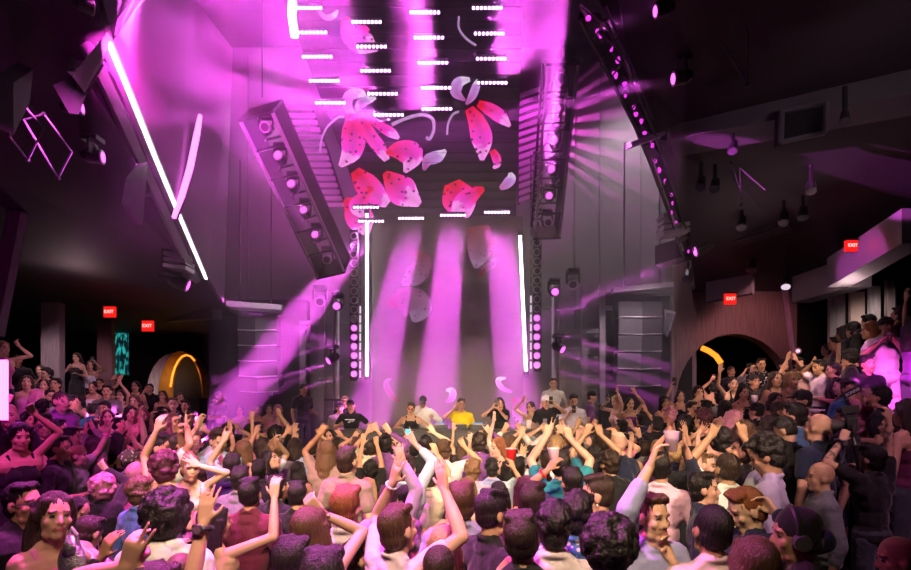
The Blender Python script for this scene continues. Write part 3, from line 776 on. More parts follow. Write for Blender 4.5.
    # thin hanging rod frames
    fr = [([(735, -5), (748, 35), (747, 85), (725, 46)], 4.6, 'thin rod frame hanging under the right ceiling, closest'),
          ([(768, 12), (772, 42), (791, 40), (790, -2)], 4.8, 'thin rod frame with a bent end hanging under the right ceiling'),
          ([(731, 163), (742, 196), (741, 205), (740, 168), (765, 190)], 6.8, 'thin rod frame below the right beam'),
          ([(26, 108), (10, 137), (28, 160), (44, 128), (26, 108)], 4.6, 'left diamond of thin ceiling rods on the left'),
          ([(44, 114), (24, 120), (58, 178), (72, 152), (44, 114)], 4.8, 'right diamond of thin ceiling rods on the left'),
          ([(100, 230), (118, 248), (122, 232)], 8.5, 'bent thin rod under the left ceiling by the small fin')]
    for pp, Y, lb in fr:
        q = [P(u, v, Y) for u, v in pp]; t = thing('hanging_rod_frame', q[0], lb, 'rod frame', 'hanging rod frames')
        for i in range(len(q)-1): MB().tube([q[i], q[i+1]], .010, 5).build('rod', M['soffit'], t)
        for x in (q[0], q[len(q)//2]): MB().ball(x, .022, 6, 5).build('joint', M['fixture'], t)
    # square recessed ceiling panel
    c = P(798, 128, 5.6); t = thing('ceiling_speaker', c, 'square framed speaker recessed in the right ceiling beam', 'speaker')
    q = [P(776, 117, 5.55), P(820, 108, 5.35), P(818, 138, 5.35), P(775, 147, 5.55)]
    for i in range(4): MB().bar(q[i]+Vector((0, -.1, 0)), q[(i+1) % 4]+Vector((0, -.1, 0)), .04).build('frame_bar', M['soffit'], t)
    MB().prism([x+Vector((0, -.08, 0)) for x in q], (0, .1, 0)).build('grille', M['black'], t)
    # EXIT signs
    for u, v, Y, lb in ((110, 312, 11.2, 'red exit sign on the dark timber pillar'), (148, 326, 12.6, 'red exit sign above the left arch'),
                        (730, 299, 11.0, 'red exit sign above the right arch'), (851, 246, 8.3, 'red exit sign on the right ceiling, largest of all')):
        c = P(u, v, Y); sz = 11*Y/F; t = thing('exit_sign', c, lb, 'exit sign', 'exit signs')
        MB().box(c, (sz, .06, sz*.95)).build('housing', M['red'], t); MB().box(c+Vector((0, 0, sz*.52)), (sz*1.1, .1, sz*.12)).build('mount', M['fixture'], t)
        o = text_mesh('lettering', 'EXIT', M['exit_text'], sz*.42); o.parent = t; o.location = (0, -.04, 0); o.rotation_euler = (PI/2, 0, 0)
        point('exit_glow', c+Vector((0, -.35, -.1)), 1.3 if u > 200 else 1.0, (1, .02, .02), .1)
    # teal screen
    c = P(118, 351, 16.6); t = thing('wall_screen', c, 'narrow upright screen glowing teal between dark pillar and arch', 'screen')
    MB().box(c, (.66, .05, 1.55)).build('picture', M['teal'], t); MB().box(c+Vector((0, .05, 0)), (.74, .05, 1.63)).build('bezel', M['fixture'], t)
    # left archway: marble face, amber-lit lining
    Y = 16.2; c = P(184, 400, Y)
    t = thing('archway', c, 'small arched niche with amber glowing lining on the far left wall', 'archway')
    def arcpts(u0, u1, vt, yy, n=12):
        a, b = P(u0, 0, yy).x, P(u1, 0, yy).x; zt = P(0, vt, yy).z; zb = P(0, 398, yy).z
        return [Vector(((a+b)/2-(b-a)/2*math.cos(PI*i/n), yy, zb+(zt-zb)*math.sin(PI*i/n))) for i in range(n+1)]
    o1, o2 = arcpts(146, 200, 353, Y), arcpts(161, 203, 352, Y+.05)
    MB().prism(o1, (0, .3, 0)).build('marble_face', M['marble'], t)
    x0_, x1_ = o1[0].x, o1[-1].x; zb_ = o1[0].z; MB().box(((x0_+x1_)/2, Y+.15, (zb_+.9)/2), (x1_-x0_, .3, zb_-.9)).build('plinth', M['black'], t)
    i1, i2 = arcpts(158, 202, 351, Y-.25), arcpts(170, 203, 355, Y-.27)
    mb = MB()
    for k in range(12): mb.prism([i1[k], i1[k+1], i2[k+1], i2[k]], (0, .5, 0))
    mb.build('amber_lining', M['brass'], t)
    MB().prism(arcpts(170, 203, 355, Y-.1), (0, .1, 0)).build('opening_shade', M['black'], t)  # black slab standing in for the shade inside the arch
    MB().tube(i2[1:9], .03, 6).build('glow_edge', M['amber'], t)
    point('arch_glow', P(172, 372, 15.5), 9, (1, .45, .1), .1)
    # amber strip in the right arch
    t = thing('amber_strip', P(712, 354, 14), 'short curved amber light inside the dark right arch', 'light strip')
    MB().tube([P(702, 348, 14.2), P(709, 351, 14.2), P(716, 356, 14.2), P(721, 363, 14.2)], .075, 8).build('strip', M['amber'], t)
    MB().tube([P(702, 348, 14.3), P(709, 351, 14.3), P(716, 356, 14.3), P(721, 363, 14.3)], .09, 8).build('strip_channel', M['brass'], t)  # backing channel only; the strip hangs free inside the arch
    # round wall lamp
    t = thing('wall_lamp', P(798, 351, 13.0), 'small round wall lamp beside the dark doorway', 'lamp')
    MB().cyl(P(798, 351, 13.2), P(798, 351, 13.0), .09, .07, 12).build('shade', mat('lamp_rose', (.5, .2, .25), .4), t); MB().cyl(P(798, 351, 13.0), P(798, 351, 12.98), .05, .05, 12).build('lens', M['lens_white'], t)
    # switch plates by the left speaker
    for k, v in enumerate((387, 393)):
        t = thing('control_plate', P(271, v, 13.0), ['upper white control plate under the left hanging speaker', 'lower white control plate under the left hanging speaker'][k], 'control plate', 'control plates')
        MB().box(P(271, v, 13.1), (.09, .03, .13)).build('plate', M['white'], t); MB().box(P(271, v, 13.07), (.03, .03, .04)).build('button', M['fixture'], t)
    # louvred panels beside the screen
    for nm, q, lb in (('left', [P(284, 104, 11.6), P(312, 104, 11.6), P(345, 208, 12.4), P(324, 208, 12.4)], 'slatted magenta-lit panel between the tilted tower and the lily screen'),
                      ('right', [P(519, 92, 11.6), P(543, 84, 11.6), P(541, 196, 12.4), P(519, 204, 12.4)], 'slatted magenta-lit panel between the lily screen and the upright tower')):
        c = (q[0]+q[2])/2; t = thing('louvre_panel', c, lb, 'panel', 'louvred panels'); mb = MB(); n = 15
        for i in range(n):
            a = q[0].lerp(q[3], (i+.2)/n); b = q[1].lerp(q[2], (i+.2)/n); a2 = q[0].lerp(q[3], (i+.75)/n); b2 = q[1].lerp(q[2], (i+.75)/n)
            mb.prism([a, b, b2, a2], (0, .03, 0))
        mb.build('slat', M['white'], t)
        MB().bar(q[0]+Vector((0, .06, 0)), q[3]+Vector((0, .06, 0)), .06).build('side_rail', M['fixture'], t); MB().bar(q[1]+Vector((0, .06, 0)), q[2]+Vector((0, .06, 0)), .06).build('side_rail', M['fixture'], t)
        spot('louvre_wash', c+Vector((.2 if nm == 'left' else -.2, -3.2, 1.2)), c, 700, (1, .05, .85), 34, .5, .1)
    # glowing cage at the far left
    c = P(3, 385, 5.2); t = thing('railing_cage', c, 'magenta glowing rail cage at the far left edge', 'railing')
    for u in (-6, 1, 4, 7): MB().tube([P(u, 361, 5.2), P(u, 420, 5.2)], .012, 6).build('upright', M['neon'], t)
    for v in (361, 376, 395): MB().tube([P(-8, v, 5.2), P(7, v, 5.2)], .012, 6).build('rail', M['neon'], t)
    point('cage_glow', P(12, 380, 5.0), 16, (1, .05, .85), .1)
ceiling_gear()

# ------------------------------------------------------------------ haze in the air over the dance floor and stage
def haze():
    m = bpy.data.materials.new('stage_haze'); m.use_nodes = True; nt = m.node_tree; nt.nodes.clear()
    out = nt.nodes.new('ShaderNodeOutputMaterial'); v = nt.nodes.new('ShaderNodeVolumeScatter')
    v.inputs['Color'].default_value = (1, 1, 1, 1); v.inputs['Density'].default_value = HAZE; v.inputs['Anisotropy'].default_value = .25
    nt.links.new(v.outputs['Volume'], out.inputs['Volume'])
    prof = [(4.2, 3.5), (9.75, 3.5), (9.75, .62), (13.55, .62), (13.55, 11.9), (4.2, 11.9)]
    xl = lambda y: -3.1-(y-3.6)*.30; xr = lambda y: 1.7+(y-3.6)*.42
    mb = MB(); k = len(prof)
    mb.add([(xl(y), y, z) for y, z in prof]+[(xr(y), y, z) for y, z in prof], [tuple(range(k)), tuple(reversed(range(k, 2*k)))]+[(i, k+i, k+(i+1) % k, (i+1) % k) for i in range(k)])
    o = mb.build('haze', m); tag(o, 'thin stage haze filling the vault above the dance floor', 'haze', None, 'stuff')
HAZE = .026
haze()

# ------------------------------------------------------------------ wash spots without fixtures: crowd light, plus added fill on walls and speakers
def washes():
    K = (1, .70, .46); MG = (1, .10, .80); PK = (1, .45, .75)
    for x, y, z, ax, ay, az, e, c, a in (
            (-1.6, -.8, 5.3, -1.3, 7.6, 1.5, 3000, K, 42), (1.6, -.8, 5.3, 1.3, 7.6, 1.5, 3000, K, 42),       # warm front wash on the crowd
            (0, .4, 5.4, 0, 10.2, 1.8, 2600, (1, .8, .62), 30),                                               # DJ booth
            (-2.0, 4.1, 6.4, -1.8, 2.2, 1.5, 5200, MG, 80), (1.4, 4.1, 6.4, 1.1, 2.2, 1.5, 5200, MG, 66),     # magenta from above the floor
            (-.3, .2, 5.4, -.3, 4.4, 1.5, 1700, K, 64),
            (-3.9, 4.6, 5.0, -6.0, 8.0, 1.8, 1100, MG, 34), (-4.0, 6.0, 4.8, -7.6, 11.4, 2.0, 900, PK, 46),   # left bank
            (-3.0, 2.5, 5.2, -3.4, 4.5, 1.5, 800, MG, 60),
            (3.2, 3.6, 5.0, 5.75, 6.6, 2.75, 5200, MG, 15), (4.4, 5.6, 5.0, 5.9, 9.6, 2.4, 1200, (1, .62, .5), 40),  # right bank
            (3.0, 1.5, 5.2, 3.6, 5.0, 1.6, 350, PK, 60),
            (7.0, 10.6, 4.9, 7.7, 13.2, 3.8, 260, (1, .4, .45), 70), (9.0, 10.3, 5.0, 10.2, 12.0, 3.5, 160, (1, .75, .7), 60),
            (-9.2, 10.4, 4.5, -10.2, 12.6, 2.8, 200, (1, .7, .8), 50), (-9.4, 12.6, 4.5, -10.6, 14.6, 3.0, 120, (1, .5, .6), 50),
            (-8.0, 14.2, 4.4, -9.4, 16.1, 2.6, 260, (1, .8, .7), 30),
            (-3.0, 4.4, 5.3, -4.2, 8.2, 7.4, 1900, (1, .05, .75), 60),                                                  # left vault shell
            (-4.6, 12.6, 11.2, -4.9, 13.7, 5.0, 480, (1, .40, .95), 90), (5.0, 12.2, 11.2, 4.8, 13.7, 5.0, 950, (1, .8, .92), 90),
            (4.0, 9.4, 5.0, 4.6, 12.2, 3.7, 420, (1, .75, .9), 50), (-3.9, 9.4, 5.0, -4.9, 12.2, 3.6, 260, (1, .7, .95), 50),          # hanging speakers
            (3.4, 3.0, 4.4, 4.4, 6.2, 5.6, 40, (1, .7, .85), 60)):
        spot('unseen_wash', (x, y, z), (ax, ay, az), e, c, a, .7, .25)
    # added fill points lifting the dark side ceilings, set near unlit spotlights
    for u, v, Y, e in ((88, 262, 9.5, 18), (838, 262, 9, 14), (742, 224, 8.5, 10)):
        point('ceiling_fill', P(u, v, Y)+Vector((0, -.3, -.6)), e, (1, .66, .70), .04)
    # slats and a hidden spot, added behind the right tower to stripe the wall
    t = thing('louvre_panel', (2.62, 13.0, 9.4), 'added edge-on black slats behind the upright tower, striping the wall with magenta', 'panel')
    mb = MB()
    for k in range(18): mb.box((2.62, 13.0, 7.9+.19*k), (.03, 1.1, .10))
    mb.build('slat', M['black'], t)
    for y in (12.45, 13.55): MB().box((2.62, y, 9.56), (.05, .05, 3.5)).build('side_rail', M['fixture'], t)
    spot('slat_light', (1.75, 12.85, 9.75), (4.6, 13.6, 9.5), 1700, MG, 95, .8, .02)
washes()
# ------------------------------------------------------------------ people
SKIN = objcol_mat('skin', .48, .08, 30, .12, .35, paint=True, bdist=.003)
HAIR = objcol_mat('hair', .42, .55, 26, .9, .45, stretch=(7, 7, .9), bdist=.012)
CURL = objcol_mat('hair_curly', .5, .5, 70, 1., .4, bdist=.012)
CLOTH = objcol_mat('cloth', .8, .12, 9, .8, .2, bdist=.03, sheen=.15)
SATIN = objcol_mat('cloth_satin', .35, .15, 9, .7, .5, bdist=.03)
LEATHER = objcol_mat('leather', .32, .2, 12, .7, .5, bdist=.02)
def print_mat():
    m = objcol_mat('cloth_print', .75, .1, 9, .6, .2, bdist=.02)
    nt = m.node_tree; N, L = nt.nodes, nt.links; b = N['Principled BSDF']
    src = b.inputs['Base Color'].links[0].from_socket
    tc = N.new('ShaderNodeTexCoord'); vo = N.new('ShaderNodeTexVoronoi'); vo.inputs['Scale'].default_value = 26
    L.new(tc.outputs['Object'], vo.inputs['Vector'])
    lt = N.new('ShaderNodeMath'); lt.operation = 'LESS_THAN'; lt.inputs[1].default_value = .33; L.new(vo.outputs['Distance'], lt.inputs[0])
    mx = N.new('ShaderNodeMix'); mx.data_type = 'RGBA'; L.new(lt.outputs[0], mx.inputs['Factor']); L.new(src, mx.inputs['A'])
    mx.inputs['B'].default_value = (.55, .5, .52, 1); L.new(mx.outputs['Result'], b.inputs['Base Color']); return m
PRINT = print_mat()
SEQUIN = mat('sequins', (.45, .42, .47), .25, .8, noise=.6, scale=120, bump=.6)

JOBS = []                                          # (mesh, voxel, z squeeze)
def job(mb, voxel, squeeze=True):
    me = bpy.data.meshes.new('draft'); me.from_pydata([tuple(v) for v in mb.v], [], mb.f)
    JOBS.append([me, voxel, squeeze]); return len(JOBS)-1
ZC0, ZK = .88, .34
def run_jobs():
    """Fuse each draft into one closed skin; legs are squeezed while fusing to keep them light."""
    tmp = []
    for me, vx, sq in JOBS:
        if sq:
            a = np.empty(len(me.vertices)*3, np.float32); me.vertices.foreach_get('co', a); a = a.reshape(-1, 3)
            lo = a[:, 2] < ZC0; a[lo, 2] = ZC0-(ZC0-a[lo, 2])*ZK; me.vertices.foreach_set('co', a.ravel())
        o = bpy.data.objects.new('draft', me); COL.objects.link(o)
        r = o.modifiers.new('fuse', 'REMESH'); r.mode = 'VOXEL'; r.voxel_size = vx; r.use_smooth_shade = True
        s = o.modifiers.new('soft', 'SMOOTH'); s.factor = .5; s.iterations = 2
        tmp.append(o)
    dg = bpy.context.evaluated_depsgraph_get(); out = []
    for o, (me, vx, sq) in zip(tmp, JOBS):
        m = bpy.data.meshes.new_from_object(o.evaluated_get(dg))
        if sq:
            n = len(m.vertices); a = np.empty(n*3, np.float32); m.vertices.foreach_get('co', a); a = a.reshape(-1, 3)
            lo = a[:, 2] < ZC0; a[lo, 2] = ZC0-(ZC0-a[lo, 2])/ZK; m.vertices.foreach_set('co', a.ravel())
        m.shade_smooth(); m.materials.clear(); out.append(m)
    for o in tmp:
        me = o.data; bpy.data.objects.remove(o); bpy.data.meshes.remove(me)
    return out

def cap(mb, p0, p1, r0, r1=None, n=8):
    """Rounded limb piece."""
    p0, p1 = Vector(p0), Vector(p1); r1 = r0 if r1 is None else r1
    d = p1-p0; L = d.length
    if L < 1e-5: mb.ball(p0, r0, n, 6); return
    q = d.to_track_quat('Z', 'Y'); vs, fs = [], []
    rings = []
    for k in range(4):
        t = -PI/2+PI/2*k/3; rings.append((math.sin(t)*r0, max(.001, math.cos(t)*r0)))
    for k in range(4):
        t = PI/2*k/3; rings.append((L+math.sin(t)*r1, max(.001, math.cos(t)*r1)))
    for z, r in rings: vs += [p0+q @ Vector((math.cos(2*PI*j/n)*r, math.sin(2*PI*j/n)*r, z)) for j in range(n)]
    for i in range(len(rings)-1):
        for j in range(n): fs.append((i*n+j, i*n+(j+1) % n, (i+1)*n+(j+1) % n, (i+1)*n+j))
    fs += [tuple(reversed(range(n))), tuple((len(rings)-1)*n+j for j in range(n))]
    mb.add(vs, fs)

HZ = 1.62                                         # head centre on the unit figure
def torso(mb, fem, g=0., low=.86):
    b = mb.ball
    b((0, 0, .95), (.158+g+(.01 if fem else 0), .112+g, .13+g)); 
    b((0, 0, 1.10), ((.128 if fem else .142)+g, .098+g, .16+g))
    b((0, 0, 1.27), ((.150 if fem else .170)+g, .112+g, .17+g))
    sw = .135 if fem else .16
    cap(mb, (-sw, -.005, 1.405), (sw, -.005, 1.405), .058+g, None, 10)
    cap(mb, (-sw*.8, 0, 1.36), (sw*.8, 0, 1.36), .085+g, None, 10)
    if fem:
        for s in (-1, 1): b((s*.07, .075, 1.27), (.058+g*.7, .055+g*.7, .06+g*.7))
    for s in (-1, 1): cap(mb, (s*.11, -.02, 1.425), (s*.03, -.015, 1.49), .042+g*.6, .045+g*.3)

def head(mb, H, fem):
    """Skull, jaw, nose, brow, lips, ears, neck."""
    T = Matrix(H)
    R = T.to_3x3()
    def b(c, r): mb.ball(T @ Vector(c), r, 14, 10, R)
    def c(p, q, r0, r1=None): cap(mb, T @ Vector(p), T @ Vector(q), r0, r1, 8)
    b((0, -.008, .032), (.077, .096, .102))
    b((0, .026, -.03), (.062, .064, .075))
    c((-.03, .028, -.083), (.03, .028, -.083), .03)
    b((0, .062, -.093), (.028, .026, .024))
    c((0, .086, .014), (0, .104, -.022), .0075, .0115); c((-.011, .094, -.027), (.011, .094, -.027), .0075)
    c((-.036, .076, .032), (.036, .076, .032), .0135)
    c((-.017, .086, -.055), (.017, .086, -.055), .0085); c((-.012, .084, -.066), (.012, .084, -.066), .009)
    for s in (-1, 1):
        b((s*.043, .060, -.020), (.022, .020, .024))
        b((s*.078, -.004, -.004), (.010, .021, .032))
    return T

def hand(mb, W, d, n, shape, sgn, fr, k=1.):
    """Palm, four fingers of unequal length and a thumb leaving the side of the palm. sgn: thumb side."""
    d = d.normalized(); n = (n-n.dot(d)*d).normalized(); a = n.cross(d)*sgn
    for o in (-.027, -.009, .009, .027):
        cap(mb, W+a*o*.7+d*.01, W+a*o+d*.085, .0155, .0135, 7)
    base = [(.032, .072, .12), (.011, .08, .04), (-.011, .074, -.04), (-.031, .058, -.13)]
    for i, (o, ln, sp) in enumerate(base):
        spread = sp*(1.5 if shape in 'ov' else .35); curl = .12
        if shape == 'f' or shape == 'g': curl = 1.25 if shape == 'f' else .75
        elif shape == 'p': curl = .06 if i == 0 else 1.35
        elif shape == 'v': curl = .06 if i < 2 else 1.35
        elif shape == 'h': curl = .06 if i in (0, 3) else 1.35
        elif shape == 'r': curl = .4+.1*i
        dr = (d+a*spread).normalized(); p = W+a*o+d*.088
        for j, fl in enumerate((.45, .32, .28)):
            dr = (dr*math.cos(curl*(.8 if j == 0 else 1))+n*math.sin(curl*(.8 if j == 0 else 1))).normalized()
            q = p+dr*ln*1.02*fl; cap(mb, p, q, fr*(1-.06*j), fr*(1-.06*(j+1)), 7); p = q
    t0 = W+a*.026+d*.028
    if shape in 'or': t1 = t0+(a*.8+d*.6+n*.1).normalized()*.042; t2 = t1+(a*.45+d*.9+n*.1).normalized()*.032
    elif shape == 'g': t1 = t0+(a*.5+d*.6+n*.7).normalized()*.042; t2 = t1+(d*.6+n*.6-a*.2).normalized()*.032
    else: t1 = t0+(a*.25+d*.7+n*.7).normalized()*.04; t2 = t1+(-a*.6+d*.4+n*.5).normalized()*.03
    cap(mb, t0-a*.01-d*.012, t0, .016, .0145, 7); cap(mb, t0, t1, .0145, fr*1.15, 7); cap(mb, t1, t2, fr*1.15, fr, 7)
    return W+d*.1+n*.035

UP_L, LO_L = .285, .255
def solve_arm(S, T, pole):
    """Elbow and wrist for a hand that goes to T from shoulder S."""
    v = T-S; L = v.length; mx = (UP_L+LO_L)*.995
    if L > mx: v = v*(mx/L); L = mx
    if L < .12: v = v*(.12/max(L, 1e-4)); L = .12
    W = S+v; d = v.normalized()
    a = (UP_L**2-LO_L**2+L*L)/(2*L); h = math.sqrt(max(0, UP_L**2-a*a))
    p = pole-pole.dot(d)*d
    p = p.normalized() if p.length > 1e-4 else Vector((0, -1, 0))
    return S+d*a+p*h, W

# hair on the unit head (head centre at the origin, facing +Y): shared by everybody who wears the style
def hair_styles():
    r = random.Random(3); st = {}
    def base(mb, g=0., low=True):
        mb.ball((0, -.02, .045), (.083+g, .096+g, .096+g), 14, 10)
        if low: mb.ball((0, -.042, -.02), (.075+g, .066+g, .075), 12, 8)
    def lumps(mb, n, rad, sz, lo=-.3, c=(0, -.02, .045), back=.35):
        for _ in range(n):
            while True:
                v = Vector((r.gauss(0, 1), r.gauss(0, 1), r.gauss(0, 1))).normalized()
                if v.z > lo and not (v.y > back and v.z < .45): break
            mb.ball(Vector(c)+Vector((v.x*rad[0], v.y*rad[1], v.z*rad[2])), sz*r.uniform(.75, 1.25), 7, 5)
    mb = MB(); base(mb); 
    for i in range(7): cap(mb, (-.057+.019*i, .015, .112), (-.048+.016*i, .058+.006*(i % 2), .100+.006*((i*3) % 4)), .025, .0155)
    st['short'] = (mb, .009, HAIR)
    mb = MB(); mb.ball((0, -.018, .052), (.0825, .098, .09), 14, 10); mb.ball((0, -.035, .0), (.0795, .07, .07), 12, 8)
    for i in range(6): cap(mb, (-.05+.02*i, -.03, .13), (-.045+.018*i, .06, .118), .022, .02)
    st['fade'] = (mb, .008, HAIR)
    mb = MB(); mb.ball((0, -.012, .042), (.0795, .0965, .098), 14, 10); mb.ball((0, -.03, -.01), (.0785, .07, .07), 12, 8); st['buzz'] = (mb, .008, HAIR)
    mb = MB(); base(mb); lumps(mb, 70, (.082, .092, .098), .021); 
    for i in range(6): mb.ball((-.055+.022*i, .066, .105+.006*(i % 2)), .021, 7, 5)
    st['curly'] = (mb, .0085, CURL)
    mb = MB(); base(mb, .018); lumps(mb, 120, (.108, .115, .12), .023, -.55)
    for i in range(7): mb.ball((-.066+.022*i, .07, .12+.008*(i % 2)), .025, 7, 5)
    st['afro'] = (mb, .0095, CURL)
    def long_(wave, ln, sp):
        mb = MB(); base(mb, .004); mb.ball((0, -.055, -.09), (.095, .06, .14), 12, 8)
        for i in range(15):
            t = -1+2*i/14; x = t*.082; y = -.075+.075*t*t; pts = []
            for k in range(7):
                f = k/6; pts.append(Vector((x*(1+sp*f)+wave*math.sin(f*9+i*1.7), y-.035*math.sin(f*2.6)+wave*math.cos(f*8+i), .05-ln*f)))
            mb.tube(pts, [.024, .026, .027, .027, .025, .022, .012], 7)
        for s in (-1, 1): cap(mb, (s*.05, .045, .09), (s*.082, .01, .0), .022, .02)
        return mb
    st['long'] = (long_(.002, .40, .25), .010, HAIR)
    st['wavy'] = (long_(.014, .38, .4), .010, HAIR)
    st['mid'] = (long_(.006, .25, .2), .010, HAIR)
    mb = MB(); base(mb, .002); mb.ball((0, -.075, .125), (.048, .046, .044), 10, 7); lumps(mb, 12, (.045, .043, .04), .014, -1, (0, -.075, .125), 2); st['bun'] = (mb, .0085, HAIR)
    mb = MB(); base(mb, .002); mb.ball((0, -.112, .085), (.03, .026, .03)); mb.tube([Vector((0, -.12-.03*math.sin(k*.6), .09-.05*k)) for k in range(7)], [.024, .034, .036, .034, .028, .022, .01], 8); st['pony'] = (mb, .009, HAIR)
    mb = MB(); base(mb, .012); mb.ball((0, -.04, -.03), (.095, .075, .085), 12, 8); lumps(mb, 60, (.1, .09, .12), .022, -.9, (0, -.035, .02)); st['bob'] = (mb, .009, CURL)
    # headwear
    mb = MB(); mb.ball((0, -.012, .058), (.088, .102, .088), 16, 10); mb.prism([(math.sin(t)*.078, .055+math.cos(t)*.105, .068-.012*math.cos(t)) for t in [(-1.45+2.9*i/12) for i in range(13)]], (0, 0, .012)); mb.ball((0, -.012, .147), .01)
    st['cap'] = (mb, .007, CLOTH)
    mb = MB(); mb.ball((0, -.016, .048), (.0855, .1, .096), 16, 10); mb.ball((0, -.05, -.02), (.07, .06, .06)); cap(mb, (-.05, -.075, -.03), (.02, -.1, -.07), .02, .012); cap(mb, (-.084, .0, .03), (.084, -.0, .03), .012)
    st['durag'] = (mb, .008, CLOTH)
    return st

def lower_drafts():
    """Trousers, skirt, dress skirt and shoes on the standard standing legs."""
    d = {}
    mb = MB(); mb.ball((0, 0, .945), (.178, .132, .13))
    for s in (-1, 1): cap(mb, (s*.09, 0, .9), (s*.10, .01, .5), .1, .073); cap(mb, (s*.10, .01, .5), (s*.105, -.015, .1), .073, .058)
    d['trousers'] = mb
    mb = MB(); mb.ball((0, 0, .95), (.186, .134, .14)); mb.cyl((0, 0, .55), (0, 0, .95), .2, .165, 16); d['skirt'] = mb
    mb = MB()
    for s in (-1, 1): cap(mb, (s*.105, -.04, .04), (s*.12, .14, .03), .05, .04); cap(mb, (s*.105, -.02, .05), (s*.105, -.02, .1), .05, .05)
    d['shoes'] = mb
    return d

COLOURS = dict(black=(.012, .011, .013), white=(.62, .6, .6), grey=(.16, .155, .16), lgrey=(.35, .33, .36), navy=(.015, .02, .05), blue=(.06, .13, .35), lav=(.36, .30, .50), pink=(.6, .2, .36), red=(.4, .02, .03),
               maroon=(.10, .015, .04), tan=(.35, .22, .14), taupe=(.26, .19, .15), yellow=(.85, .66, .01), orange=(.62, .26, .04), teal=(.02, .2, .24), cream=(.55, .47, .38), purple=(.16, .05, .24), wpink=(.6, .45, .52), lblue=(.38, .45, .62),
               brown=(.09, .05, .03), olive=(.1, .1, .05))
CNAME = dict(lgrey='light grey', lav='lavender', wpink='pale pink', lblue='pale blue')
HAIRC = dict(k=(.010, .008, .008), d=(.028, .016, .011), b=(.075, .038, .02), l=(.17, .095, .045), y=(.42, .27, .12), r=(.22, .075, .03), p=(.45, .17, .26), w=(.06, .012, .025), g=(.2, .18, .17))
SKINC = dict(a=(.60, .36, .26), b=(.50, .28, .185), c=(.38, .20, .125), d=(.22, .11, .07), e=(.10, .05, .035))
TOPN = dict(t='T-shirt', s='shirt', x='sleeveless top', d='dress', j='jacket', l='long-sleeved top', h='hoodie', p='printed shirt', e='leather jacket', c='satin top', n='halter top', u='suit jacket')

PEOPLE = []
def parse(txt, zone):
    for ln in txt.strip().splitlines():
        ln = ln.split('#')[0].strip()
        if not ln: continue
        head_, *rest = [x.strip() for x in ln.split('|')]
        f = head_.split()
        u, v, h, yaw = [float(x) for x in f[:4]]
        p = dict(u=u, v=v, h=h, yaw=yaw, sex=f[4], skin=f[5], hair=f[6], hc=f[7], top=f[8], tc=f[9], hands=[], zone=zone, ex=[])
        for a in f[10:]:
            if ':' in a and a[0] in 'ofpvhgr' and a[1] == ':':
                q = a[2:].split(':'); uv = q[0].split(','); 
                p['hands'].append((a[0], float(uv[0]), float(uv[1]), float(uv[2]) if len(uv) > 2 else None, q[1] if len(q) > 1 else None))
            else: p['ex'].append(a)
        p['label'] = rest[0] if rest and rest[0] else None
        p['key'] = rest[1] if len(rest) > 1 else None
        PEOPLE.append(p)
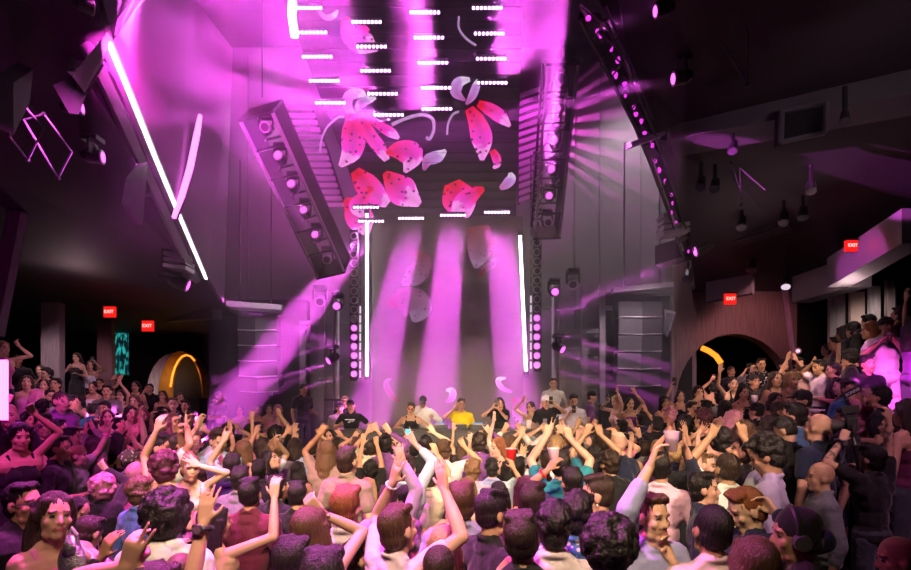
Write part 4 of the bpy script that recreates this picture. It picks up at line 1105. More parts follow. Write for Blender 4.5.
# one line a person: column row head-height facing | sex skin hair colour top colour hands (shape:column,row[,nearer][:held]) extras | label | landmark phrase
# facing: 0 = turned to the stage, 90 = to the right of the picture, 180 = towards the camera
parse('''
22 493 42 100 m b short k j black glasses Y=3.45 | person in black jacket and dark glasses, in profile, at the left edge | the glasses wearer at the left edge
53 504 36 120 f b long d c pink r:78,548 Y=3.05 | person in pink satin top smiling, beside the glasses wearer at the left edge | the pink satin top
77 512 28 100 f b mid k x black | person in black sleeveless top with bowed head, beside the pink satin top |
87 535 34 15 m b short d j black | person in black jacket, back turned, below the bowed head beside the pink satin top |
112 600 46 10 f c long d t black r:106,540,.1:watch | person in black T-shirt at the bottom edge, bent hand with watch near left corner | the bent hand with a watch
150 606 58 5 m a short d t white v:135,543,.5 | person at the bottom edge showing a big peace sign close to the camera | the big peace sign
104 488 28 10 f a bob p l black f:104,463 | person in black long-sleeved top, elbow out, fist raised by pale curls, left side | the raised black sleeve
137 476 28 0 f a long p x pink | person in pink sleeveless top with pink-lit pale head, left of the blue collar |
141 494 32 25 m a curly b s blue | person in blue collared shirt, back turned, left of the big curly head | the blue collar
165 511 42 0 m c afro k h white Y=3.0 | person in white hoodie with big curly head, back turned | the white hoodie
180 577 42 0 m e bald k t brown | person in brown T-shirt, bald, at the bottom edge beside the raised watch arm |
222 612 46 5 m a short b t white o:208,497,.1:smartwatch | person low in white, thick bare arm raised, black smartwatch | the raised black smartwatch
214 524 36 25 f b long k x pink r:283,487,.1 | person in pink strap top, orange-lit bare arm reaching up, lower left of centre | the orange-lit bare arm
240 480 30 15 m b short k t grey | person in dark grey T-shirt, back turned, above the orange-lit bare arm |
250 496 30 0 m c fade k t maroon | person in maroon T-shirt, back turned, behind the orange-lit bare arm | the maroon T-shirt
203 478 22 20 m b short d l navy o:227,459,.1 | person in navy long sleeve with hand raised above the black smartwatch |
276 489 29 25 m b short k t black glasses | person in black T-shirt with glasses, back turned, beside the orange-lit hand |
298 497 31 0 m b fade k t black | person in black crew-neck T-shirt, back turned, above long brown hair |
310 533 40 0 f b long b x lav f:317,500,.05 Y=2.8 | person in lavender sleeveless top, long brown hair down the back, bent arm up | the long brown hair
345 487 24 0 m c cap k t black | person in black cap just behind the pale pink printed shirt |
346 500 38 3 m a short r p wpink Y=3.3 | person in pale pink printed shirt, back turned, bottom centre left | the pale pink printed shirt
355 560 44 50 m b short d t black | person in black T-shirt at the bottom edge right of the long brown hair |
290 566 46 10 m b short k t black | dark head in black T-shirt at the bottom edge left of the long brown hair |
322 585 54 0 m b short k t navy | person in navy T-shirt cut by the bottom edge below the long brown hair |
397 531 38 45 m a short b t wpink o:396,468,.1:bracelet o:450,474,.1 Y=2.85 | person in pale pink T-shirt with both open hands high, bottom centre | the two open hands at bottom centre
368 492 26 0 f a long y x navy | person in navy sleeveless top with long fair hair, beside the pale pink printed shirt |
388 505 24 10 m b short d l lav o:402,452,.1 | person in lavender long sleeve raised straight up, bottom centre | the lavender long sleeve
406 504 29 60 m b short k p lgrey glasses | person in light patterned shirt with thin glasses, in profile, under the lavender long sleeve |
444 548 39 5 f a long y x red | person in red sleeveless top with fair streaked hair, right of the two open hands |
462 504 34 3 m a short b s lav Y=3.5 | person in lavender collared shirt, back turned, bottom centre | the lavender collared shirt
467 489 27 0 f a mid l x cream | person in cream sleeveless top just behind the lavender collared shirt |
491 516 36 60 m b fade k s black Y=3.2 | bearded person in black shirt in profile, right of the lavender collared shirt | the bearded black shirt
522 542 40 0 m b fade d t black g:507,566,.1:phone_blue Y=2.65 | person in black T-shirt with bright ears, back turned, holding a blue phone at bottom edge |
438 572 50 0 m b buzz d t grey | person in grey T-shirt, thin cropped head at the bottom edge, under the two open hands |
533 504 32 25 m a fade d t maroon | person in maroon T-shirt, back turned, above the blue phone |
526 491 30 0 f b long w x black | person in black sleeveless top with long dark red hair, beneath the red cup |
518 469 26 10 m b short k s lblue | person in pale blue shirt directly behind the red cup |
499 494 28 5 f b long k x black g:514,461,.1:cup_red | person holding up the red cup, black sleeveless top | the red cup
554 530 38 10 m b curly k p wpink Y=2.85 | person in pale printed shirt with tight curls, back turned, right of the blue phone |
543 482 26 0 f b long d x black | person in black sleeveless top with long brown hair, between the two cups |
572 484 30 0 m c short k t navy g:548,460,.1:cup_white | person in navy T-shirt holding up the white-pink cup, red wristband | the white-pink cup
585 489 27 0 f b mid w x purple r:578,476 | person in purple sleeveless top with one hand on top of the head |
599 497 33 -70 m b fade d p grey earring | person in grey patterned shirt turned left in profile, right of the white-pink cup | the grey patterned shirt
578 517 32 10 m b curly k p blue | person in blue patterned shirt with magenta-lit crop, below the grey patterned shirt |
609 551 46 0 m b afro k t black Y=2.45 | person with big black curls at the bottom edge below the grey patterned shirt | the big black curls at the bottom
650 503 40 160 m a short b s lav g:655,450,.1:cup_clear f:668,560,.0 mustache Y=3.05 | person in lavender shirt facing the camera, arm high with a clear cup | the lavender shirt with a clear cup
660 470 30 25 m c fade k s wpink | person in pale shirt, back turned, just behind the clear cup arm |
713 533 40 -5 m c buzz k s wpink Y=2.75 | person in pale pink shirt with cropped head, back turned, bottom right |
749 507 42 -80 m a short r j navy f:782,500,.0 Y=3.25 | person in navy jacket looking down to the left, reddish hair, bottom right | the navy jacket
755 568 46 0 f b mid b t black | brown head at the bottom edge beneath the navy jacket |
799 527 46 -65 m c durag k j black headset Y=2.6 | person in black cloth headwrap and headset, bottom right | the black headwrap
822 478 38 -70 m b bald k s grey beard | bald bearded person in grey shirt facing left, under the tattooed arm | the bald beard
872 470 34 -15 m b short k t black g:838,432,.15:camera f:889,408,.1 tattoo watchl | photographer in black T-shirt, tattooed arm high holding a camera | the tattooed arm
902 562 46 -60 m c bald k t black | bald reddish head in the bottom right corner |
769 457 36 -55 m c curly k s lav | person in lavender shirt with lowered eyes, facing left, right side | the lowered eyes
741 453 27 -80 m b short d j black | person in black jacket with face tipped up and left, beside the lowered eyes |
703 467 29 130 m a short l t lav o:698,441,.1 o:712,444,.1 | smiling person in lavender T-shirt, both arms raised, right side | the smiling raised arms
703 490 36 115 m b short k s navy o:683,438,.1 | person in navy shirt, forearm raised straight, below the smiling raised arms |
908 414 28 -20 f b long d x maroon | person in maroon sleeveless top with long dark hair at the right edge |
''', 'floor')

parse('''
9 416 21 150 m a bald k t black f:8,397 | bald person in black T-shirt, fist raised, at the far left edge | the raised fist at the far left
19 438 24 115 f b long k d black f:35,406,.05 | person in black dress, bare arm raised with closed fist, left side | the black dress with a bare raised arm
44 426 22 140 m b short k e black glasses | person in black leather jacket with clear glasses, left side | the black leather jacket on the left
58 428 19 60 m b short k t black | person in black T-shirt facing right, beside the clear glasses |
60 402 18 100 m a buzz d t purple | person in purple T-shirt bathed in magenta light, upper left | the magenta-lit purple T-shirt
57 449 24 70 m b short k t black o:68,458 | person in black T-shirt clapping, below the clear glasses |
70 438 19 60 m b short k t grey | person in grey T-shirt behind the pink wristband arm |
77 436 18 80 m a short l t black | fair person in black T-shirt behind the pink wristband arm |
77 456 25 70 m a buzz l t lgrey o:112,428,.1:band_pink | person in light grey T-shirt with thick arm raised, pink wristband | the pink wristband
93 429 17 20 m b curly k t black | person in black T-shirt with dark curls left of the pink wristband hand |
95 447 20 30 f b long d l grey o:85,428 o:93,424 | person in grey long sleeves, two hands up in front of dark curls |
117 443 23 20 f b long k x black o:127,440 o:139,438 | person in black sleeveless top, two open palms up, left | the two open palms
130 462 24 0 m b cap k t grey camo | person in camouflage cap, back turned, left | the camouflage cap
43 408 15 0 m b curly k t black | dark curly head above the black leather jacket on the left |
37 397 15 40 f a wavy p t white | person in white top bending, magenta-lit, upper left | the bending magenta-lit white top
27 383 12 150 f b long d x pink | person in pink crop top and denim shorts, upper left | the pink crop top
2 349 17 100 f b long r x pink f:21,342,.1 | person in pink top reaching out above the glowing rail cage | the reach above the glowing cage
18 361 10 150 m c short k t black | small figure in black behind the glowing rail cage |
41 371 10 170 f b long d t black g:41,378:phone_w | small figure in black holding a small light, upper left |
47 375 11 190 m b curly k t black | small dark curly figure next to the small light, upper left |
56 385 11 170 m c short k t black | person in black T-shirt under the tall timber pillar |
45 386 11 160 f b long d t tan | person in tan top left of the timber pillar foot |
50 397 12 120 m b short d t grey | person in grey T-shirt just above the magenta-lit purple T-shirt |
77 358 11 175 f b wavy d d black o:66,369 seat | tall person in black dress standing above the crowd, upper left | the tall black dress
90 366 11 150 f c mid k x white g:96,361:phone_w skirt seat | person in white crop top and black skirt taking a phone picture, upper left | the white crop top with a phone
93 388 11 170 f b bun d x white | person in white tank top below the white crop top with a phone |
107 392 12 150 m b short k t grey | person in grey T-shirt under the dark red pillar |
121 396 12 170 f b long d x black o:119,380 o:108,401 | person in black top, one arm overhead, under the teal screen | the arm under the teal screen
135 402 13 170 f b long b d black | person in black strapless dress, left of the archway |
130 414 15 120 f b long k x black | person in black sleeveless top looking sideways, under the strapless dress |
142 416 15 150 f b long l x tan | person in tan sleeveless top under the archway, left part |
92 411 14 10 m b fade k t teal | person in teal T-shirt, back turned, upper left |
105 409 14 170 f c curly k d black | laughing person in black dress and gold jewellery, upper left |
80 401 11 200 f b long k x black | person in black top pressed close to a friend under the tall black dress |
71 403 11 60 m b short k t black | person in black T-shirt facing a friend under the tall black dress |
150 389 10 170 m c short k t black o:144,391 | person in black T-shirt in front of the pale marble arch |
163 396 10 170 f b mid d d black | person in black dress in front of the amber arch lining |
173 405 13 150 m a short b p black | person in patterned black shirt laughing under the amber arch |
180 398 10 140 m b short d t black | person in black T-shirt at the dark arch opening |
185 406 11 170 m c curly k t black | person in black top at the right foot of the arch |
136 387 10 170 f c mid k x black | small figure in black left of the marble arch |
100 384 10 170 m b short k t black o:115,377 o:123,377 | small figure with both hands raised under the teal screen |
159 421 18 80 m a fade k t purple | person in purple T-shirt with magenta-lit cheek, left of the fair wavy hair |
173 421 16 175 f a wavy y x cream | person in cream top with fair wavy hair, below the arch | the fair wavy hair below the arch
166 415 14 170 f b long d x black | person in black sleeveless top just behind the fair wavy hair below the arch |
188 419 14 130 m b short k t black | person in black T-shirt right of the fair wavy hair below the arch |
194 417 12 150 m b cap k t black | person in black cap right of the arch, near the dark wall |
118 425 16 60 m b short k t grey | person in grey T-shirt under the laughing gold jewellery |
148 430 17 40 f b long d x olive | person in olive top, back turned, above the two open palms |
28 420 17 100 f b long k t black | person in black top just right of the raised fist, far left |
108 418 15 150 f b long w x pink | person in pink top next to the teal T-shirt |
66 417 16 40 m c short k t navy | person in navy T-shirt below the magenta-lit purple T-shirt |
219 397 12 110 m c buzz k t black o:221,401 stage1 | person in black T-shirt, hand at mouth, standing alone by the left speaker stack | the hand at the mouth by the left speakers
240 411 10 170 f c long k x tan stage2 | person in tan strapless top under the left speaker stack |
257 411 10 150 f b long k d navy o:252,416 stage2 | person in navy dress under the left speaker stack, hand raised |
269 410 10 150 f b long k x pink stage2 | person in pink top beside the long pink hair |
278 410 12 60 f a wavy p x pink stage2 | person with long pink hair in pink top, under the left speaker stack | the long pink hair
''', 'left')

parse('''
157 449 24 70 m b fade k t white p:184,426,.1 beard | bearded person in white T-shirt pointing up, left of centre | the bearded pointing hand
146 442 20 60 m b short d t grey | person in grey T-shirt behind the bearded pointing hand |
178 446 22 60 m b short d t white | person in white T-shirt right of the bearded pointing hand |
192 443 21 110 m a short l t white o:200,422,.1 o:206,424,.1 | fair person in white T-shirt with both hands clasped high | the clasped hands
218 441 21 130 m b short d t lblue | person in pale blue T-shirt looking down, left of centre | the pale blue T-shirt
243 451 20 0 f b long l x cream | person in cream top with long brown hair, right of the pale blue T-shirt |
190 469 26 145 f a bun l x cream o:196,459 | smiling person in cream top facing the camera, hand at the brow | the smiling brow hand
222 457 20 60 m b short d t grey | person in grey T-shirt facing right under the pale blue T-shirt |
166 468 28 0 f b bob w x purple | person in purple top with magenta-rimmed dark bob, under the bearded pointing hand |
270 461 21 95 f b long k t white | person in white T-shirt with pale upturned face, left of the taupe T-shirt |
277 449 20 0 m b curly l t grey | light brown curls above the pale upturned face |
259 471 23 0 m b short k t black | person in black T-shirt just left of the pale upturned face |
232 467 24 0 m b short k t navy | person in navy T-shirt, back turned, above the maroon T-shirt |
212 450 18 10 f b long k t black o:232,424,.1 | person in black T-shirt with one hand up beside the pale blue T-shirt |
236 443 16 0 m b short k t grey o:253,416,.1 | person in grey T-shirt reaching high under the strapless tan top |
228 432 15 0 f b long d x white o:240,425 | person in white top with hand up, far row left of the booth |
250 433 14 0 m b curly d t black o:258,430,.1 | person in black T-shirt with fist up, far row left of the booth |
276 436 15 0 m c afro k t black | black curls in the far row under the long pink hair |
256 458 18 0 m b short b t white o:256,432,.1 | person in white T-shirt, arm straight up, left of the light brown curls |
298 471 21 0 f b long k x black | person in black top with hair clip, back turned, left of the taupe T-shirt |
326 469 21 0 f b long k x grey | person in grey top with long black hair, left of the taupe T-shirt |
347 462 27 20 m a short d t taupe | person in taupe T-shirt with short brown hair, back turned, centre left | the taupe T-shirt
371 470 20 0 m b bob k t black | person in black T-shirt right of the taupe T-shirt |
312 449 17 0 m b short d t black o:293,428,.1 o:322,432,.1 | person in black T-shirt with both hands high, left of the taupe T-shirt |
284 463 19 0 f b long k x white o:297,436,.1 | person in white top with arm up left of the long black hair |
338 446 16 0 f b long d x pink o:320,428,.1 o:341,432,.1 | person in pink top, both arms up before the leaning capped DJ crew |
330 437 13 180 f b long k x tan | person in tan top looking back at the camera below the leaning capped crew |
357 446 17 0 m b short b t white o:355,433,.1 | person in white T-shirt with one hand up behind the taupe T-shirt |
372 449 17 0 m b short d t cream o:368,428,.1 o:377,426,.1 | person in cream T-shirt with both bare arms high, left of the dark phone | 
388 458 18 0 m b short k t black g:389,440,.1:phone_teal | person in black T-shirt filming with a teal-lit phone | the teal-lit phone
397 451 17 0 f b mid d x black o:397,438,.1 | person in black top, hand up right of the teal-lit phone |
414 450 17 0 m b short k t grey g:403,436,.1:phone_teal2 | person in grey T-shirt lifting a second bright phone, below the sunglasses crew member |
444 452 21 20 m b curly b t white f:466,440,.1 | person in white T-shirt with brown curls, fist raised below the DJ | the fist below the DJ
473 472 24 5 m a curly l t lav | person in lavender T-shirt with fair curls, centre | the fair curls
492 474 20 0 m b curly k t lblue | person in pale blue T-shirt with black curls, right of the fair curls |
488 460 16 0 m c short k t black | person in black T-shirt behind the fair curls |
499 448 20 -110 f a wavy r x black o:493,416,.1 | red-haired person in black strap top, bare arm straight up | the straight bare arm
430 479 24 5 m b curly d t cream | person in cream T-shirt with dark curls, left of the fair curls | 
417 486 22 60 m b short d t white | person in white T-shirt under the wide horizontal phone |
433 459 17 0 m b short k t black g:432,462,.2:phone_wide | person in black T-shirt holding a wide horizontal phone |
455 464 18 0 m b short d t grey o:473,422,.1 | person in grey T-shirt with tall arm and splayed fingers, below the DJ |
462 450 15 0 f b long b x pink o:453,421,.1 | person in pink top, thin arm up under the DJ |
508 470 20 0 f b long k x black | person in black top left of the red cup hand |
533 456 20 0 m b short k t black o:520,431,.1 | person in black T-shirt with hand up behind the white long sleeves |
546 461 20 0 m b short d l white o:518,450,.0 o:560,447,.0 | person in white long sleeves stretched wide, right of the red cup |
522 446 16 0 m b short d t tan g:521,427,.1:phone_k | person in tan T-shirt holding up a black phone | the black phone
548 434 14 0 m g short g t grey g:541,424,.1:phone_k | hazy person in grey with a raised phone under the white cap |
568 449 18 0 f b long k x black o:558,428,.1 | person in black top, horned hand up, under the white stage T-shirt |
583 447 19 0 m c curly k t black o:577,422,.1 | black curls and one hand up under the white stage T-shirt |
577 458 19 -20 f b bun g l grey | person in grey long sleeves with swept-up hair, left of the bald navy jacket |
584 468 22 0 m b short b t taupe | person in taupe T-shirt behind the magenta-lit hand on head |
605 442 20 20 m b short d t pink r:617,431 | person in pink T-shirt, rounded arm over the head, left of the bald navy jacket |
619 445 24 -30 m a bald d j navy glasses | bald person in navy jacket with glasses, right of centre | the bald navy jacket
610 465 25 -20 m b curly d j black o:606,458 | person in black jacket with brown curls below the bald navy jacket |
636 471 22 -110 m a short y t white | fair person in white T-shirt facing left, above the lavender shirt with a clear cup |
645 450 19 10 m b short d t grey | person in grey T-shirt left of the raised wristwatch |
657 425 17 10 m b short k t black f:649,431,.15:smartwatch | person in black T-shirt with a wristwatch on a raised fist, right of centre | the raised wristwatch
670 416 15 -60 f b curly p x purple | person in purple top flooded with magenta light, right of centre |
684 425 19 0 m b bob k t black o:689,421,.1 | person in black T-shirt with glossy black hair, pale hand up |
703 420 20 -20 f b curly w x maroon | person in maroon top with wine-dark curls, right |
690 458 24 0 m b short k t black | person in black T-shirt left of the smiling raised arms |
722 443 26 20 m b curly k t grey | person in grey T-shirt with dark curls above the smiling raised arms |
733 422 24 0 f a wavy p x pink o:727,417 | person in pink top with long pinkish hair, right |
744 434 24 30 f b long b x black | person in black top with long brown hair, right of the dark curls |
757 439 24 -20 f b mid d x brown | person in brown top behind the lowered eyes |
787 431 24 -25 m b fade k j black | person in black jacket, back turned, right of the lowered eyes | the black jacket behind the lowered eyes
795 417 23 -45 m b short k s blue | person in blue shirt facing left, right side |
779 412 21 120 m b short d t navy | red-lit face in navy T-shirt turned right, right side |
803 402 20 -80 m b cap k x black | person in black cap and deep-cut black top, right side | the deep-cut black top
819 429 25 -20 m a bald l t navy | bald person in navy T-shirt, back turned, above the bald beard |
757 412 17 -20 m b cap k t black o:735,412 chain | person in black cap with silver chain, sleeve stretched left | the silver chain
769 427 19 -30 f b long d x grey | person in grey top between the silver chain and the blue shirt |
629 455 20 -10 m b short d l navy o:640,432,.1 | person in navy long sleeve raised, right of the bald navy jacket |
594 434 15 -10 f b long d x wpink o:592,422,.1 o:602,428,.1 | person in pale top with both hands up, under the purple stage crew |
622 427 15 -10 m b short k t black o:612,430 o:633,424 | person in black T-shirt, hands up below the fair-haired guest |
641 421 14 0 m b short k t navy o:646,408,.05 | person in navy T-shirt, arm up right of the fair-haired guest |
''', 'mid')

parse('''
754 382 15 185 m c buzz k t black r:750,405:drink | broad person in black T-shirt facing the camera with a drink, right bank | the broad black T-shirt
733 385 14 190 f b bun k n black o:719,368,.05 | person in black halter top, bare arm raised, right bank | the black halter top
714 388 13 10 f b bun k x black o:712,378 | person in backless black top seen from behind, right bank | the backless black top
698 393 12 180 f b mid d x black o:697,400 o:702,400 | person in black strap top clapping, right bank |
680 397 13 185 f b long k x navy g:671,384,.05:phone_teal | person in navy top holding up a teal-lit phone, right of the right speakers | 
691 409 14 150 m b short d t black beard | bearded person in black T-shirt under the backless black top |
731 372 11 180 m c buzz k u black | person in black suit jacket behind the black halter top |
752 369 11 170 m b short k s grey g:744,371:phone_w | person in grey shirt filming, behind the broad black T-shirt |
761 365 12 200 m b short d p black | person in black floral shirt behind the broad black T-shirt | the black floral shirt
775 380 13 180 f b long d d black | person in deep-necked black dress, right bank | the deep-necked black dress
791 381 14 175 f a wavy y x orange | fair-haired person in orange top, right bank | the orange top
806 373 14 -150 m a buzz d t taupe | person in taupe T-shirt right of the orange top | the taupe T-shirt on the right bank
792 403 15 -100 f a long y x tan | fair-haired person in tan top under the orange top |
775 401 13 170 f b mid d x brown | person in brown top under the deep-necked black dress |
820 368 14 -80 m c short k t white o:811,359 | person in white T-shirt with hand up, right bank | the white T-shirt on the right bank
834 371 14 -60 m b short k t black | person in black T-shirt right of the white T-shirt on the right bank |
835 344 14 -60 m b short d s grey seat | person in grey shirt standing tall, right bank | the tall grey shirt
827 350 11 -70 f b mid d x tan | person in tan top left of the tall grey shirt |
860 337 14 -60 f c long k t black o:862,345 | person in black top with hand at mouth, upper right | the hand at the mouth, upper right
843 334 13 -30 f b wavy d x maroon | person in maroon top with full dark hair, upper right |
853 331 13 -20 m b curly k t black | dark curly person in black between the maroon top and the hand at the mouth |
871 331 13 -60 f b long r x tan | person in tan top with long reddish hair, upper right |
869 323 12 0 m b short k t black | person in black T-shirt above the long reddish hair, upper right |
867 365 16 180 m b fade k e black beard | bearded person in black leather jacket, upper right | the leather jacket on the right bank
850 359 16 -60 m c afro k j black | person in black jacket with great dark mane, beside the right bank's leather jacket |
886 327 19 190 m c cap k t white g:884,341:mic f:893,341 whitelegs seat fixed | performer in white T-shirt and white trousers with a microphone, standing high on the right | the performer in white
914 326 20 100 f b long k t purple o:906,292,.1 seat | person at the right edge in purple, bare arm lifted beside the performer in white |
899 316 12 -30 m b curly k t brown | person in brown top behind the performer in white |
866 399 18 -40 f a short p t pink f:861,394 | magenta-lit person in pink T-shirt under the performer in white | the magenta-lit pink T-shirt
848 398 15 180 m b short k t blue | person in blue T-shirt behind the propped name card |
783 366 11 170 m b short d t grey | person in grey T-shirt behind the orange top |
798 365 11 170 m b curly k t brown o:786,357 o:795,358 | small person with both hands up behind the orange top |
743 393 12 180 f b long k d black | person in black dress between the black halter top and the broad black T-shirt |
719 400 12 20 m b short k t grey | person in grey T-shirt under the backless black top |
767 392 12 170 f b long d x white | person in white top beside the deep-necked black dress |
842 387 15 -60 m b short k t black | person in black T-shirt left of the propped name card |
880 398 17 -40 m b short k t black | person in black T-shirt right of the magenta-lit pink T-shirt |
893 428 22 -30 m b short d t black | person in black T-shirt at the right, behind the clenched fist |
845 420 20 -30 m b short k t black | person in black T-shirt behind the camera on the tattooed arm |
706 408 14 10 m b short k t black | person in black T-shirt, back turned, under the black strap top |
725 408 15 0 f b long k x purple | person in purple top left of the silver chain |
664 403 13 160 f b long k x black | person in black top left of the teal-lit phone by the right speakers |
''', 'right')

parse('''
303 390 11 130 m c short k t black stageb | crew member in black T-shirt in the dark beside the left stage frame |
345 402 11 175 m b cap b t black hat_tan stageb | crew member in tan patterned cap behind the leaning black T-shirt |
340 408 11 170 m b cap k t grey stageb | crew member in black cap left of the leaning black T-shirt |
351 406 12 178 m b cap k t black o:340,427 o:373,429 chest stagef | crew member in black cap and black T-shirt with white print leaning on the booth | the leaning capped crew member
411 409 13 180 m b short d x black o:397,430 o:437,430 shades stagef | crew member in black tank top and red sunglasses behind the booth | the red sunglasses
423 402 11 185 m b cap k j white g:421,405:camera_s o:434,419 stageb | photographer in black cap and white T-shirt behind the booth, arms up |
461 405 13 170 m b short d t yellow o:455,407 stagef | DJ in bright yellow T-shirt, hand at the brow, centre of the booth | the yellow T-shirt
500 404 12 180 f b wavy k t black g:492,406:phone_k o:496,408 stagef | person in black T-shirt behind the booth filming with both hands, right of the yellow T-shirt |
531 408 12 -140 f b long d x white o:522,398 o:536,412 stagef | person in white top behind the booth, thin arm straight up |
546 402 12 170 m b cap w t black hat_white g:555,403:phone_w stagef | person in white cap and black T-shirt behind the booth, filming |
573 401 13 175 m b short k t white g:572,414:phone_k stagef | person in white T-shirt looking down at the booth, right | the white stage T-shirt
591 397 12 110 m b cap k t purple stageb | person in black cap and purple-lit T-shirt at the booth's right end |
617 402 15 -100 f a mid y x wpink g:604,399:phone_w o:617,388 stagef | fair-haired guest in pale strap top at the booth's right end | the fair-haired guest
630 404 12 180 f b long k x purple o:635,390 stagef | person in purple top with a hand up beside the fair-haired guest |
553 384 11 180 m b short d t lgrey stageh | hazy person in grey T-shirt standing high behind the white cap |
''', 'stage')
# ------------------------------------------------------------------ build everybody
def bank_z(x, y):
    """Height of the raised floor at a spot."""
    if y < 3.7: return -.30
    if x > 2.4 and y < 13: 
        i = min(8, int((x-2.4)/.556)); 
        return .2*(i+1)
    if x < -4.2 and y > 4: return .2*(min(7, int((-4.2-x)/.8))+1)
    return 0.

def place(p):
    z0 = None
    Yh = 125./p['h']; u, v = p['u'], p['v']; ex = p['ex']
    yf = [float(q[2:]) for q in ex if q.startswith('Y=')]
    if yf:
        Y = yf[0]; z = ZC+(VH-v)*Y/F; x = (u-UC)*Y/F; zt = bank_z(x, Y); s = (z-zt)/HZ
        p['ex'].append('fixed'); return x, Y, zt, min(1.12, max(.84, s))
    if p['zone'] in ('floor', 'mid'):
        best = None
        for k in range(60):
            Y = Yh*(.80+.4*k/59); z = ZC+(VH-v)*Y/F; x = (u-UC)*Y/F
            zt = bank_z(x, Y); s = (z-zt)/HZ
            c = abs(s-(.99 if p['sex'] == 'm' else .95))*2+abs(Y/Yh-1)*1.1+(max(0, Y-8.9)*3)
            if best is None or c < best[0]: best = (c, Y, x, zt, s)
        _, Y, x, zt, s = best
        if s < .86 or s > 1.12: zt = max(bank_z(x, Y), ZC+(VH-v)*Y/F-HZ*.97) if s > 1.12 else zt; s = min(max(.86, s), .97 if s > 1.12 else 1.12)
        if zt != bank_z(x, Y) and zt > 0: p['podium'] = True
        return x, Y, zt, s
    if p['zone'] == 'stage':
        Y = {'stagef': 10.35, 'stageb': 10.95, 'stageh': 11.5}[[e for e in ex if e.startswith('stage')][0]]
        if u < 310: Y = 11.6
        z = ZC+(VH-v)*Y/F; s = min(1.1, max(.9, p['h']*Y/125)); zt = z-HZ*s
        if zt < .55: s = max(.86, (z-.55)/HZ); zt = .55
        if zt > .6: p['podium'] = True
        return (u-UC)*Y/F, Y, zt, s
    best = None
    for k in range(80):
        Y = Yh*(.74+.46*k/79); z = ZC+(VH-v)*Y/F; x = (u-UC)*Y/F
        if 'stage1' in ex or 'stage2' in ex: Y = 11.3+.01*k; z = ZC+(VH-v)*Y/F; x = (u-UC)*Y/F
        zt = bank_z(x, Y); s = (z-zt)/HZ
        c = abs(s-.98)*2+abs(Y/Yh-1)*.5+(5 if Y > 12.6 and x > 0 else 0)
        if best is None or c < best[0]: best = (c, Y, x, zt, s)
    _, Y, x, zt, s = best
    z = ZC+(VH-v)*Y/F
    if s > 1.1: s = .98; zt = z-HZ*s; p['podium'] = True
    elif s < .86: s = .86
    return x, Y, zt, s

PODIUM = []
def spread_out():
    """Give everyone room: shift overlapping neighbours along their own line of sight."""
    for p in PEOPLE: p['pl'] = list(place(p)); p['Y0'] = p['pl'][1]
    def move(p, Y):
        if 'fixed' in p['ex']: return
        x0, Y0, zt, s = p['pl']; Y = min(max(Y, p['Y0']*.84), p['Y0']*1.16)
        if p['zone'] != 'stage': Y = min(Y, 9.15) if p['zone'] in ('mid', 'floor') else Y
        k = Y/Y0; zh = zt+HZ*s; zn = ZC+(zh-ZC)*k; x = x0*k
        if p['zone'] == 'stage' or p.get('podium'): p['pl'] = [x, Y, max(0 if Y > 3.7 else -.3, zn-HZ*s), s]; return
        zb = bank_z(x, Y); sn = (zn-zb)/HZ
        if .84 < sn < 1.14: p['pl'] = [x, Y, zb, sn]
    for it in range(60):
        for i, a in enumerate(PEOPLE):
            for b in PEOPLE[i+1:]:
                ax, ay = a['pl'][:2]; bx, by = b['pl'][:2]
                dx, dy = bx-ax, by-ay
                if abs(dx) > .44 or abs(dy) > .44: continue
                d = math.hypot(dx*1.0, dy*1.15)
                if d < .44:
                    st = (.44-d)*.5+.005; sg = 1 if (dy > 0 or (dy == 0 and it % 2)) else -1
                    move(a, ay-sg*st); move(b, by+sg*st)
